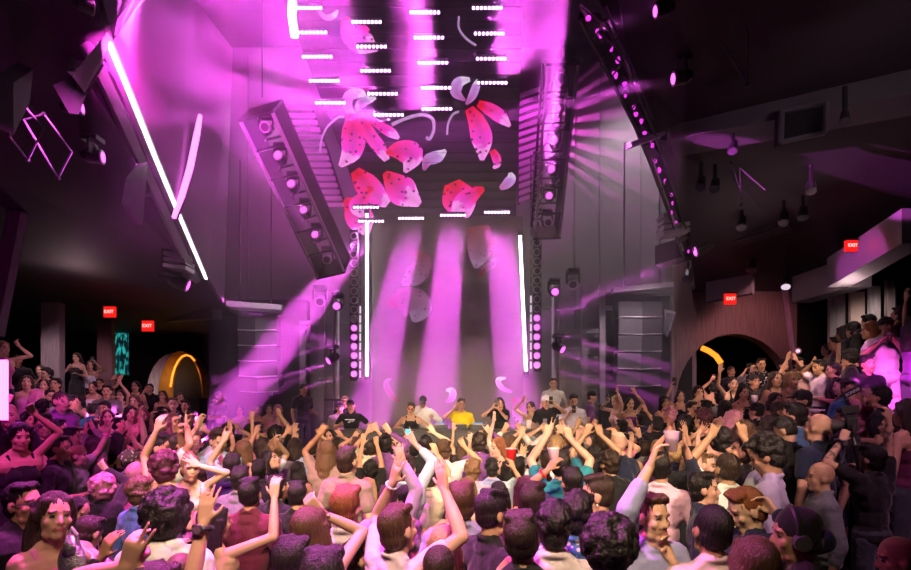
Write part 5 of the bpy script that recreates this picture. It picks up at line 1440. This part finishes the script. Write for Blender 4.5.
def fill_gaps():
    """A few more guests in the open spots of the dance floor."""
    r = random.Random(12); tops = [('t', 'black'), ('t', 'white'), ('t', 'grey'), ('t', 'navy'), ('l', 'cream'), ('s', 'lblue'), ('x', 'black'), ('t', 'maroon'), ('t', 'taupe'), ('s', 'lav'), ('x', 'wpink'), ('l', 'purple'), ('t', 'olive'), ('t', 'teal')]
    pose = {0: 'back turned', 1: 'one hand up', 2: 'both hands up'}
    n = tries = 0; seen = set(p['label'] for p in PEOPLE)
    while n < 34 and tries < 4000:
        tries += 1; u, v = r.uniform(150, 735), r.uniform(444, 472); h = (v-398)*.40
        if any(math.hypot((p['u']-u)*1.0, (p['v']-v)*.8) < .5*max(h, p['h'])+1.5 for p in PEOPLE): continue
        keys = sorted(((math.hypot(p['u']-u, p['v']-v), p) for p in PEOPLE if p['key'] and p['zone'] in ('mid', 'floor', 'stage')), key=lambda q: q[0])
        if not keys or keys[0][0] > 70: continue
        k = keys[0][1]; dx, dy = u-k['u'], v-k['v']
        rel = ('right of' if dx > 0 else 'left of') if abs(dx) > abs(dy) else ('below' if dy > 0 else 'above')
        t = r.choice(tops); a = r.choice([0, 1, 1, 2]) if v < 480 else r.choice([0, 0, 1])
        lb = f"person in {CNAME.get(t[1], t[1])} {TOPN[t[0]]}, {pose[a]}, {rel} {k['key']}"
        if lb in seen or len(lb.replace('-', 'x').split()) > 16: continue
        seen.add(lb); fem = t[0] == 'x' or r.random() < .35
        p = dict(u=u, v=v, h=h, yaw=r.uniform(-25, 30), sex='f' if fem else 'm', skin=r.choice('abbbc'), hair=r.choice(['long', 'wavy', 'mid', 'bun', 'pony']) if fem else r.choice(['short', 'short', 'fade', 'curly', 'buzz']), hc=r.choice('kkddbbly'),
                 top=t[0], tc=t[1], hands=[], zone='mid', ex=['filler'], label=lb, key=None)
        for q in range(a): p['hands'].append((r.choice('ooofvph'), u+(h*.55 if (q+n) % 2 else -h*.55)*r.uniform(.3, 1.1), max(v-h*r.uniform(1.2, 1.9), 427), .1, None))
        PEOPLE.append(p); n += 1
    return n
NFILL = fill_gaps()
spread_out()
def person_drafts(p, i):
    r = random.Random(i*17+5)
    x, Y, zt, s = p['pl']; fem = p['sex'] == 'f'
    p['pos'] = Vector((x, Y, zt)); p['s'] = s
    p['yaw_r'] = -math.radians(p['yaw'])
    R = Matrix.Rotation(p['yaw_r'], 4, 'Z'); M4 = Matrix.Translation(p['pos']) @ R @ Matrix.Diagonal((s, s, s, 1)); p['M'] = M4
    inv = M4.inverted()
    vx = .0078 if Y < 3.6 else (.0095 if Y < 6 else .0125); p['vx'] = vx
    fr = max(.0088, vx*.80)
    face = abs(((p['yaw']+180) % 360)-180)
    pitch = r.uniform(-.12, .1)+(.12 if Y < 8 and face < 60 else 0)
    if p['zone'] == 'stage': pitch = -.15
    if 'lowered' in (p['label'] or '') or 'looking down' in (p['label'] or '') or 'bowed' in (p['label'] or ''): pitch = -.4
    if 'upturned' in (p['label'] or '') or 'tipped up' in (p['label'] or ''): pitch = .45
    turn = r.uniform(-.3, .3) if face < 40 else r.uniform(-.12, .12)
    H = Matrix.Translation((0, .012, HZ)) @ Matrix.Rotation(turn, 4, 'Z') @ Matrix.Rotation(r.uniform(-.1, .1), 4, 'Y') @ Matrix.Rotation(pitch, 4, 'X')
    p['H'] = H
    mb = MB(); torso(mb, fem)
    head(mb, H, fem)
    cap(mb, (0, -.012, 1.43), H @ Vector((0, -.012, -.06)), .052 if fem else .06, .047 if fem else .055, 10)
    for sx in (-1, 1):
        cap(mb, (sx*.09, 0, .9), (sx*.10, .01, .5), .088, .056); cap(mb, (sx*.10, .012, .49), (sx*.105, -.015, .1), .054, .036)
        cap(mb, (sx*.10, -.022, .38), (sx*.10, -.02, .3), .052, .05)
        cap(mb, (sx*.105, -.035, .045), (sx*.118, .11, .03), .04, .03)
    # hands: assign to the nearer shoulder
    S0 = {sx: Vector((sx*(.155 if fem else .18), -.005, 1.395)) for sx in (-1, 1)}
    todo = {}
    hs = list(p['hands'])
    if not hs and p['zone'] == 'mid' and not p['key'] and 'filler' not in p['ex'] and p['v'] < 480 and p['u'] < 680 and r.random() < .6:
        for k in range(2 if r.random() < .3 else 1):
            dx = r.uniform(4, 11)*(1 if (k+i) % 2 else -1)
            hs.append((r.choice('oofvprh'), p['u']+dx, max(p['v']-p['h']*r.uniform(1.2, 1.9), 425 if 330 < p['u'] < 610 else 410), .1, None))
    scr = {sx: UC+F*(M4 @ S0[sx]).x/(M4 @ S0[sx]).y for sx in (-1, 1)}
    if len(hs) == 2:
        hs.sort(key=lambda h: h[1]); o = sorted((-1, 1), key=lambda k: scr[k]); todo = {o[0]: hs[0], o[1]: hs[1]}
    elif len(hs) == 1: todo = {min((-1, 1), key=lambda k: abs(scr[k]-hs[0][1])): hs[0]}
    p['held'] = []; p['arms'] = {}
    for sx in (-1, 1):
        S = S0[sx].copy()
        if sx in todo:
            sh, hu, hv, near, item = todo[sx]
            Sw = M4 @ S; ray = P(hu, hv, 1)-Vector((0, 0, ZC)); cam0 = Vector((0, 0, ZC))
            raised = hv < p['v']+p['h']*.9
            # depth along the ray: near the shoulder's depth, a little ahead in the facing direction
            fwd = (R @ Vector((0, 1, 0)))
            dep = Sw.y+(fwd.y*.26 if raised else fwd.y*.22)*s-(near or 0)*.6
            T = cam0+ray*dep
            # keep within reach by sliding along the ray
            reach = (UP_L+LO_L+.09)*s; k0 = (Sw-cam0).dot(ray)/ray.dot(ray); C = cam0+ray*k0
            dm = (C-Sw).length
            if dm < reach:
                half = math.sqrt(reach*reach-dm*dm)/ray.length; dep = min(max(dep, k0-half*.98), k0+half*.98); T = cam0+ray*dep
            else: T = C
            Tl = inv @ T
            up = (Tl-S).normalized()
            if Tl.z > 1.45: S = S+Vector((-sx*.015, 0, .05))
            # wrist sits a palm's length short of the hand centre
            aim = (Tl-S); W0 = Tl-aim.normalized()*.085
            pole = Vector((sx*1.0, .25, -.55)) if Tl.z > 1.5 else Vector((sx*.7, -.5, -.6))
            if Tl.z < 1.75 and Tl.z > 1.3: pole = Vector((sx*1.0, -.2, -.9)); 
            E, W = solve_arm(S, W0, pole)
            d = (W-E).normalized()
            if Tl.z > 1.5: d = (d*.8+Vector((0, 0, .45 if sh != 'v' else 1.6))).normalized()
            elif Tl.z < 1.25: d = (d*.9+Vector((0, .3, -.1))).normalized()
            n = Vector((0, 1, 0)) if sh != 'r' else Vector((0, .7, -.6))
            if sh == 'g': n = Vector((-sx*.75, .5, 0))
            if abs(n.dot(d)) > .9: n = Vector((0, .2, -1))
            sgn = 1 if (n-n.dot(d)*d).cross(d).dot(Vector((-sx, 0, 0))) > 0 else -1
        else:
            a = r.uniform(.0, .14); sh, item = 'r', None
            if r.random() < .35 or Y < 3:     # forearm forward
                E = S+Vector((sx*.07, -.03, -.27)); d = Vector((-sx*.25, .75, .1*r.uniform(-1, 3))).normalized(); W = E+d*LO_L
            else:
                E = S+Vector((sx*(.07+a*.4), -.03, -.272)); d = Vector((-sx*.05, .22, -1)).normalized(); W = E+d*LO_L
            n = Vector((-sx, 0, 0)) if abs(d.z) > .6 else Vector((0, 0, -1)); sgn = 1 if (n-n.dot(d)*d).cross(d).dot(Vector((-sx*.2, 1, .3))) > 0 else -1
        ra = .80 if fem else .92
        cap(mb, S, E, .053*ra, .041*ra, 10); cap(mb, E, E.lerp(W, .35), .041*ra, .042*ra, 10); cap(mb, E.lerp(W, .35), W, .042*ra, .0265*ra, 10)
        cap(mb, S0[sx]*.5+Vector((0, 0, 1.36))*.5, S, .06*ra, .056*ra)
        hp = hand(mb, W, d, n, sh, sgn, fr*(.92 if fem else 1.))
        p['arms'][sx] = (S, E, W, d, n)
        if item: p['held'].append((item, M4 @ hp, sx, (M4.to_3x3() @ d).normalized(), M4 @ W, (M4.to_3x3() @ (W-E)).normalized(), M4 @ E))
    p['jb'] = job(mb, vx)
    # clothes
    t = p['top']; g = .014
    cb = MB()
    if t in 'tsjlhpeu':
        gg = g+(.010 if t in 'jheu' else 0)
        torso(cb, fem, gg)
        cb.ball((0, 0, .93), (.172+gg, .126+gg, .10))
        fr_ = {'t': .62, 'p': .62, 'c': 0., 's': 1.55, 'j': 1.9, 'l': 1.92, 'h': 1.9, 'e': 1.9, 'u': 1.92}[t]
        for sx in (-1, 1):
            S, E, W, d, n = p['arms'][sx]; ra = .86 if fem else 1.0
            if fr_ <= 0: 
                cap(cb, S+Vector((-sx*.05, 0, 0)), S+Vector((-sx*.03, 0, -.01)), .058); continue
            cap(cb, S0[sx]*.5+Vector((0, 0, 1.36))*.5, S, .075*ra+gg*.4, .07*ra+gg*.4)
            if fr_ <= 1: cap(cb, S, S.lerp(E, fr_*.9), .056*ra+gg, .05*ra+gg*1.1, 10)
            else:
                cap(cb, S, E, .055*ra+gg, .046*ra+gg, 10); f2 = fr_-1
                cap(cb, E, E.lerp(W, f2*.94), .045*ra+gg, (.042-.012*f2)*ra+gg*.9, 10)
        cb.ball((0, -.035, 1.435), (.10, .062, .055))
        if True:
            rc = .017 if t in 'sjup' else .0115
            for k in range(10):
                a0, a1 = 2*PI*k/10, 2*PI*(k+1)/10
                f_ = lambda a: Vector((math.sin(a)*.068, -.012+math.cos(a)*.062, 1.482-.028*math.cos(a)))
                cap(cb, f_(a0), f_(a1), rc, None, 6)
        if t == 'h': cb.ball((0, -.10, 1.44), (.105, .06, .085)); cap(cb, (-.08, -.03, 1.49), (.08, -.03, 1.49), .04)
    elif t in 'xdnc':
        gg = .012
        b = cb.ball
        b((0, 0, 1.10), ((.128 if fem else .142)+gg, .098+gg, .16+gg)); b((0, .008, 1.255), ((.148 if fem else .170)+gg, .110+gg, .145+gg)); b((0, 0, .96), (.165+gg, .12+gg, .12))
        if fem:
            for sx in (-1, 1): b((sx*.07, .075, 1.27), (.058+gg*.7, .055+gg*.7, .06+gg*.7))
        if t != 'n':
            for sx in (-1, 1): 
                cap(cb, (sx*.085, .085, 1.33), (sx*.095, .02, 1.462), .016); cap(cb, (sx*.095, .02, 1.462), (sx*.085, -.1, 1.32), .016)
            if not fem:
                for sx in (-1, 1): cap(cb, (sx*.10, .03, 1.36), (sx*.10, -.03, 1.42), .06)
        else:
            for sx in (-1, 1): cap(cb, (sx*.06, .1, 1.33), (sx*.05, .02, 1.5), .018)
    p['jt'] = job(cb, vx*1.15, False) if cb.v else None
    if p.get('podium') and zt > .05: PODIUM.append((x, Y, zt, p))

for i_, p_ in enumerate(PEOPLE): person_drafts(p_, i_)
STY = hair_styles(); SJ = {k: job(mb, vx, False) for k, (mb, vx, m) in STY.items()}
LOW = lower_drafts(); LJ = {k: job(mb, .014, False) for k, mb in LOW.items()}
FUSED = run_jobs()
HAIRM = {}
for k, (mb, vx, m) in STY.items():
    me = FUSED[SJ[k]]; me.name = 'hair_'+k
    if m is not CLOTH:
        n = len(me.vertices); a = np.empty(n*3, np.float32); me.vertices.foreach_get('co', a); a = a.reshape(-1, 3)
        nn = np.empty(n*3, np.float32); me.vertices.foreach_get('normal', nn); nn = nn.reshape(-1, 3)
        ang = np.arctan2(a[:, 0], a[:, 1])
        a = a+nn*(np.sin(ang*31+a[:, 2]*20)*.0022+np.sin(ang*57+a[:, 2]*9)*.0013)[:, None]
        me.vertices.foreach_set('co', a.astype(np.float32).ravel())
    me.materials.append(m); HAIRM[k] = me
LOWM = {}
for k in LOW:
    me = FUSED[LJ[k]]; me.name = k; me.materials.append(LEATHER if k == 'shoes' else CLOTH); LOWM[k] = me

def paint_body(me, p, r):
    """Facial features, beard, tattoo: colours that belong to the skin itself."""
    n = len(me.vertices); a = np.empty(n*3, np.float32); me.vertices.foreach_get('co', a); a = a.reshape(-1, 3)
    Hi = np.array(p['H'].inverted()); q = a @ Hi[:3, :3].T+Hi[:3, 3]
    c = np.zeros((n, 4), np.float32); sk = np.array(SKINC.get(p['skin'], SKINC['b']))
    hc = np.array(HAIRC[p['hc'] if p['hc'] in HAIRC else 'd'])
    def put(mask, col, al):
        m = mask & (c[:, 3] < al); c[m, :3] = col; c[m, 3] = al
    X, Y_, Z = np.abs(q[:, 0]), q[:, 1], q[:, 2]
    fr = Y_ > .05
    put(fr & (((X-.030)/.013)**2+((Z-.010)/.0085)**2 < 1), (.015, .01, .01), .95)
    eye = fr & (((X-.030)/.019)**2+((Z-.010)/.0095)**2 < 1)
    m = eye & (c[:, 3] == 0); c[m, :3] = (.6, .55, .53); c[m, 3] = .75
    put(fr & (X > .013) & (X < .05) & (np.abs(Z-.033+.10*(X-.03)) < .006), hc*.6, .85)
    lip = np.array((.34, .10, .10)) if p['sex'] == 'm' else np.array((.42, .05, .08))
    put(fr & (Y_ > .07) & (X < .024) & (np.abs(Z+.060) < .0095), lip*(.5+.8*sk[0]), .8)
    if 'beard' in p['ex'] or (p['sex'] == 'm' and r.random() < .3 and p['hair'] != 'bald'):
        put(fr*0 + (Y_ > .005) & (Z < -.028-.25*np.maximum(0, .055-X)*(Y_ > .07)) & (Z > -.135) & ~((X < .024) & (np.abs(Z+.060) < .010)) & (X+Y_*.2 > .0) & ((X > .03) | (Z < -.07) | (np.abs(Z+.043) < .006)), hc*.7, .82 if 'beard' in p['ex'] else .55)
    if 'mustache' in p['ex']: put(fr & (Y_ > .07) & (X < .03) & (np.abs(Z+.043) < .007), hc, .8)
    if p['hair'] == 'bald' or p['hair'] == 'buzz': put((Z > .02+.6*np.maximum(0, Y_-.02)) & (Y_ < .06) & (Z < .10), hc, .25)
    if 'tattoo' in p['ex']:
        for sx in (-1, 1):
            S, E, W, d, nn = p['arms'][sx]; E_ = np.array(E); W_ = np.array(W); ax = (W_-E_)/np.linalg.norm(W_-E_); t = (a-E_) @ ax
            rr = np.linalg.norm(a-E_-t[:, None]*ax, axis=1)
            pat = np.sin(t*95+np.sin(a[:, 0]*120)*2)+np.sin(a[:, 1]*110+t*40)+np.sin(a[:, 0]*130)
            put((rr < .065) & (t > .02) & (t < .22) & (pat > .55) & (sx*np.sign(sx) > 0), (.03, .03, .04), .75)
    at = me.attributes.new('paint', 'FLOAT_COLOR', 'POINT'); at.data.foreach_set('color', c.ravel())

def child(name, me, par, col=None, mtx=None):
    o = bpy.data.objects.new(name, me); COL.objects.link(o); o.parent = par
    if mtx is not None: o.matrix_local = mtx
    if col is not None: o.color = (*col, 1)
    return o

FEMN = dict(floor='people on the dance floor', mid='people on the dance floor', left='people on the left bank', right='people on the right bank', stage='people behind the DJ booth')
def build_person(p, i):
    r = random.Random(i*31+1)
    me = FUSED[p['jb']]; me.name = 'person'
    paint_body(me, p, r); me.materials.append(SKIN)
    o = bpy.data.objects.new('person', me); COL.objects.link(o); o.matrix_world = p['M']
    o.color = (*[c*r.uniform(.92, 1.08) for c in SKINC.get(p['skin'], SKINC['b'])], 1)
    tag(o, p['label'], 'person', FEMN[p['zone']])
    H = p['H']; hk = p['hair']
    jit = r.uniform(.85, 1.15)
    if hk in HAIRM:
        if hk in ('cap', 'durag'):
            c = {'hat_tan': COLOURS['tan'], 'hat_white': COLOURS['white']}.get(next((e for e in p['ex'] if e.startswith('hat')), ''), COLOURS['black'])
            hm = child('cap' if hk == 'cap' else 'head_wrap', HAIRM[hk], o, c, H)
            if 'camo' in p['ex']: hm.data = hm.data.copy(); hm.data.materials.clear(); hm.data.materials.append(PRINT); hm.color = (.10, .09, .07, 1)
            hh = child('hair', HAIRM['buzz'], o, HAIRC[p['hc']], H @ Matrix.Diagonal((1, 1, .97, 1)))
        else:
            sc = r.uniform(.98, 1.05); child('hair', HAIRM[hk], o, [c*jit for c in HAIRC[p['hc']]], H @ Matrix.Diagonal((sc, sc, sc, 1)))
    tc = COLOURS[p['tc']]
    nm = {'t': 't_shirt', 's': 'shirt', 'x': 'sleeveless_top', 'd': 'dress_bodice', 'j': 'jacket', 'l': 'long_sleeved_top', 'h': 'hoodie', 'p': 'printed_shirt', 'e': 'leather_jacket', 'c': 'camisole', 'n': 'halter_top', 'u': 'suit_jacket'}[p['top']]
    if p['jt'] is not None:
        tm = FUSED[p['jt']]; tm.name = nm; tm.materials.append(PRINT if p['top'] == 'p' else (SATIN if p['top'] in 'c' else (LEATHER if p['top'] == 'e' else CLOTH)))
        g = child(nm, tm, o, [c*r.uniform(.85, 1.15) for c in tc])
        if 'chest' in p['ex']:
            for k, (dx, dz, wd, hh) in enumerate(((0, 1.34, .2, .02), (-.03, 1.31, .1, .012), (.02, 1.285, .05, .012))):
                MB().box((dx, .137-.01*k, dz), (wd, .006, hh)).build('chest_print', M['paper'], g)
    if p['top'] == 'd' or 'skirt' in p['ex']: child('skirt', LOWM['skirt'], o, tc if p['top'] == 'd' else COLOURS['black'])
    else: child('trousers', LOWM['trousers'], o, (.55, .5, .55) if 'whitelegs' in p['ex'] else r.choice([(.012, .012, .015), (.02, .025, .045), (.05, .055, .07), (.03, .025, .02)]))
    child('shoes', LOWM['shoes'], o, r.choice([(.015, .015, .015), (.3, .3, .3), (.05, .03, .02)]))
    # small worn parts
    if 'glasses' in p['ex'] or 'shades' in p['ex']:
        mb = MB()
        for s in (-1, 1):
            ring = [Vector((s*.031+math.cos(2*PI*k/12)*.022, .102-.12*(abs(s*.031+math.cos(2*PI*k/12)*.022)-.03)**1 if False else .100, .010+math.sin(2*PI*k/12)*.017)) for k in range(13)]
            mb.tube(ring, .0032, 5); mb.tube([Vector((s*.053, .099, .014)), Vector((s*.078, .05, .014)), Vector((s*.083, -.005, .01))], .0032, 5)
        mb.tube([Vector((-.01, .104, .012)), Vector((.01, .104, .012))], .003, 5)
        gl = mb.build('glasses', M['fixture'], o); gl.matrix_local = H
        lm = MB()
        for s in (-1, 1): lm.ball((s*.031, .098, .010), (.021, .004, .016), 10, 6)
        if 'shades' in p['ex']: lm.build('sunglass_lens', mat('sunglass_red', (.5, .08, .03), .15), gl)
        else: lm.build('spectacle_lens', M['lens_off'], gl)
    if 'earring' in p['ex']:
        e = MB().ball((.08, .0, -.04), .008, 6, 5); e.ball((-.08, .0, -.04), .008, 6, 5); e.build('earring', M['white'], o).matrix_local = H
    if 'chain' in p['ex']:
        MB().tube([Vector((math.sin(a)*.075, .0+math.cos(a)*.085, 1.475-.05*math.cos(a)-(.03 if abs(a) < 1 else 0))) for a in [2*PI*k/20-PI for k in range(21)]], .009, 6).build('neck_chain', M['steel'], o)
    if 'headset' in p['ex']:
        mb = MB(); mb.tube([Vector((math.cos(t)*.094, .012, .035+math.sin(t)*.108)) for t in [PI*k/14 for k in range(15)]], .011, 7)
        hs = mb.build('headphones', M['fixture'], o); hs.matrix_local = H
        for s in (-1, 1): MB().cyl((s*.078, .0, 0), (s*.112, .0, 0), .04, .034, 14).build('ear_cup', M['cab'], hs)
    if p['sex'] == 'f' and p['top'] in 'xdnc' and p['zone'] == 'floor' and i % 2 == 0:
        pass
    return o
HEROES = [build_person(p, i) for i, p in enumerate(PEOPLE)]

# podium blocks (banquette seats) under the few who stand above the bank
for x, y, z, p in PODIUM:
    zb = bank_z(x, y) if p['zone'] != 'stage' else .55
    if z-zb < .04: continue
    t = thing('banquette_seat', (x, y, zb), 'black seat block under the ' + (p['key'][4:] if p['key'] else ' '.join((p['label'] or '').split(',')[0].split()[:9])), 'seat', 'seat blocks people stand on')
    MB().box((x, y, zb+(z-zb)*.35), (.52, .52, (z-zb)*.7)).build('base', M['black'], t)
    MB().box((x, y, zb+(z-zb)*.85-.003), (.56, .56, (z-zb)*.3), None).build('cushion', M['fixture'], t)

# ------------------------------------------------------------------ things held or worn on the wrist
M['red_cup'] = mat('cup_red', (.7, .02, .03), .35, noise=.05)
M['pink_cup'] = mat('cup_pale', (.75, .5, .62), .35, noise=.05)
def clear_mat():
    m, nt, b = new_mat('clear_plastic'); b.inputs['Base Color'].default_value = (.8, .62, .78, 1); b.inputs['Roughness'].default_value = .12
    b.inputs['Alpha'].default_value = .38; b.inputs['Specular IOR Level'].default_value = .8
    return m
M['clear'] = clear_mat()
def cup(loc, m, label, sz=1.):
    t = thing('cup', loc, label, 'cup', None); c = Vector(loc); s = .062*sz
    mb = MB(); n = 18
    prof = [(.0, -.075), (.62, -.075), (.8, .0), (1., .085), (1.06, .09), (1.0, .078), (.74, -.06), (0.0, -.06)]
    vs, fs = [], []
    for rr, z in prof: vs += [c+Vector((math.cos(2*PI*k/n)*max(rr, .01)*s*.95, math.sin(2*PI*k/n)*max(rr, .01)*s*.95, z*sz)) for k in range(n)]
    for i in range(len(prof)-1):
        for k in range(n): fs.append((i*n+k, i*n+(k+1) % n, (i+1)*n+(k+1) % n, (i+1)*n+k))
    mb.add(vs, fs); mb.build('cup_wall', m, t, smooth=True)
    rim = [c+Vector((math.cos(2*PI*k/n)*s*1.0, math.sin(2*PI*k/n)*s*1.0, .088*sz)) for k in range(n+1)]
    MB().tube(rim, .004*sz, 6).build('rim', M['white'] if m is not M['clear'] else m, t)
    MB().cyl(c+Vector((0, 0, .03*sz)), c+Vector((0, 0, .034*sz)), s*.82, s*.82, n).build('drink', mat('drink', (.35, .12, .1) if m is not M['clear'] else (.75, .5, .6), .1), t)
SCREEN = dict(phone_blue=glow('phone_screen_blue', (.15, .5, 1.), .8), phone_teal=glow('phone_screen_teal', (.05, .7, .75), .9), phone_k=glow('phone_screen_dark', (.25, .2, .3), .25), phone_w=glow('phone_screen_white', (1, .85, .9), 1.2))
def phone(loc, kind, face, label, wide=False):
    t = thing('phone', loc, label, 'phone', None); c = Vector(loc)
    k = {'phone_teal2': 'phone_teal', 'phone_wide': 'phone_k'}.get(kind, kind)
    f = Vector((face.x, face.y, 0)).normalized(); sx = Vector((-f.y, f.x, 0)); R = Matrix((sx, f, Vector((0, 0, 1)))).transposed()
    w_, h_ = (.15, .075) if wide else (.076, .155)
    MB().box(c, (w_, .010, h_), R).build('body', M['fixture'], t, bevel=.003)
    MB().box(c-f*.0062, (w_*.92, .002, h_*.94), R).build('display', SCREEN[k], t)
    MB().cyl(c+f*.005+sx*w_*.3+Vector((0, 0, h_*.38)), c+f*.009+sx*w_*.3+Vector((0, 0, h_*.38)), .008, .008, 10).build('lens', M['lens_off'], t)
def camera_thing(loc, label, f, big=1.):
    t = thing('camera', loc, label, 'camera', None); c = Vector(loc); f = Vector(f).normalized(); sx = f.cross(Vector((0, 0, 1))).normalized(); u = sx.cross(f); R = Matrix((sx, f, u)).transposed(); s = big
    MB().box(c, (.15*s, .07*s, .10*s), R).build('body', M['fixture'], t, bevel=.006)
    MB().box(c+u*.06*s, (.06*s, .06*s, .04*s), R).build('viewfinder', M['fixture'], t)
    ln = MB(); ln.cyl(c+f*.03*s, c+f*.13*s, .038*s, .042*s, 16); l = ln.build('lens_barrel', M['cab'], t)
    MB().cyl(c+f*.131*s, c+f*.134*s, .034*s, .034*s, 16).build('front_glass', M['lens_off'], l)
    if big > .8:
        MB().tube([c-sx*.08*s, c-sx*.12*s-u*.15*s, c-sx*.05*s-u*.38*s, c+sx*.05-u*.45*s], .016, 6).build('strap', M['fixture'], t)
        MB().box(c+u*.12*s, (.08*s, .11*s, .06*s), R).build('flash_head', M['fixture'], t)
def wrist(o_label, name, W, d, m, r=.034, wd=.018, dial=False, cat='wristband'):
    t = thing(name, W, o_label, cat, None); W = Vector(W); d = Vector(d).normalized(); q = d.to_track_quat('Z', 'Y')
    n = 18; ring = [W-d*.02+q @ Vector((math.cos(2*PI*k/n)*r, math.sin(2*PI*k/n)*r, 0)) for k in range(n+1)]
    MB().tube(ring, wd*.45, 6).build('band', m, t)
    if dial:
        o = W-d*.02+Vector((0, -1, 0))*(r+.004)
        MB().cyl(o, o+Vector((0, -.012, 0)), .023, .021, 16).build('dial', M['fixture'], t); MB().cyl(o+Vector((0, -.012, 0)), o+Vector((0, -.0135, 0)), .018, .018, 16).build('watch_face', M['lens_off'], t)
HELD = {}
for p in PEOPLE:
    for item, hp, sx, hd, W, fd, E in p['held']:
        who = p['key'] or (p['label'] or '').split(',')[0].replace('person in ', 'the ')
        f = (p['M'].to_3x3() @ Vector((0, 1, 0))).normalized()
        c = hp
        if item == 'cup_red': cup(c+Vector((.03, .02, .04)), M['red_cup'], 'red plastic cup with pale rim held high right of centre', .8)
        elif item == 'cup_white': cup(c+Vector((-.03, .02, .03)), M['pink_cup'], 'white-pink plastic cup held high, right of the red cup', .8)
        elif item == 'cup_clear': cup(c+Vector((.05, 0, .04)), M['clear'], 'clear plastic cup held high by the lavender-shirted person facing the camera', .72)
        elif item == 'drink': cup(c+Vector((0, -.03, .03)), M['clear'], 'short clear drink held by the broad black T-shirt on the right bank', .9)
        elif item.startswith('phone'): phone(c+Vector((0, 0, .03)), item, f, 'phone held up by ' + (who if who.startswith('the ') else 'the '+who), item == 'phone_wide')
        elif item == 'camera': camera_thing(c+Vector((.07, .02, .06)), 'black flash camera with strap held up on the tattooed arm', (-.8, .6, -.1))
        elif item == 'camera_s': camera_thing(c, 'small black camera at the face of the photographer behind the booth', f, .7)
        elif item == 'mic':
            t = thing('microphone', c, 'black microphone in the hand of the performer in white', 'microphone')
            MB().cyl(c+Vector((0, 0, -.1)), c+Vector((0, 0, .04)), .013, .018, 10).build('handle', M['fixture'], t); MB().ball(c+Vector((0, 0, .065)), .027, 10, 8).build('grille_ball', M['steel'], t)
        elif item == 'watch': wrist('steel watch on the bent hand near the bottom left corner', 'wristwatch', W, fd, M['steel'], .035, .02, True, 'watch')
        elif item == 'smartwatch': wrist('black smartwatch on ' + ('the thick raised bare arm, bottom left' if p['u'] < 400 else 'the raised fist right of centre'), 'wristwatch', W, fd, M['fixture'], .037, .026, True, 'watch')
        elif item == 'band_pink': wrist('pink paper wristband on the thick raised arm, left side', 'wristband', W, fd, M['neon_band'] if 'neon_band' in M else mat('band_pink', (.75, .06, .45), .5), .036, .024)
        elif item == 'bracelet':
            t = thing('bracelet', W, 'pearl bracelet on the raised left hand at bottom centre', 'bracelet'); q = fd.to_track_quat('Z', 'Y')
            for k in range(16): MB().ball(W-fd*.02+q @ Vector((math.cos(2*PI*k/16)*.036, math.sin(2*PI*k/16)*.036, 0)), .0075, 6, 5).build('bead', M['white'], t)
    if 'watchl' in p['ex']:
        S, E, W, d, n = p['arms'][[k for k in p['arms']][0]]
        for sx in (-1, 1):
            S, E, W, d, n = p['arms'][sx]; Ww = p['M'] @ W
            if UC+F*Ww.x/Ww.y < 870: wrist('black strap watch on the tattooed arm', 'wristwatch', Ww, p['M'].to_3x3() @ (W-E), M['fixture'], .036, .026, True, 'watch')
    if 'holding up the white-pink cup' in (p['label'] or ''):
        h = p['held'][0]; wrist('red wristband on the arm holding the white-pink cup', 'wristband', h[4]-h[5]*.04, h[5], mat('band_red', (.6, .01, .03), .5), .036, .022)
# sparkly bag of the pink satin top
def bag():
    c = P(72, 553, 2.75); t = thing('sequin_bag', c, 'silver sequin bag held by the person in pink satin top, bottom left', 'bag')
    mb = MB(); mb.ball(c+Vector((0, 0, -.05)), (.075, .04, .11), 14, 10); mb.cyl(c+Vector((0, 0, 0)), c+Vector((.0, 0, .10)), .05, .025, 12); mb.build('pouch', SEQUIN, t, smooth=True)
    MB().tube([c+Vector((-.02, 0, .1)), c+Vector((0, 0, .14)), c+Vector((.03, 0, .1))], .008, 6).build('handle', M['steel'], t)
bag()
# the small name card on the right bank
def name_card():
    c = P(852, 392, 4.9); t = thing('name_card', c, 'small black card with tilted white lettering on the right bank', 'sign')
    R = Matrix.Rotation(math.radians(-27), 3, 'Y')
    MB().box(c, (.19, .012, .06), R).build('board', M['fixture'], t)
    o = text_mesh('lettering', 'BONNIE', M['paper'], .042, .001); o.parent = t; o.location = (0, -.009, 0); o.rotation_euler = (PI/2, math.radians(-27), 0)
    MB().bar(c+R @ Vector((-.08, 0, -.04)), c+R @ Vector((-.10, 0, -.2)), .02).build('stick', M['fixture'], t)
name_card()
finish_things()
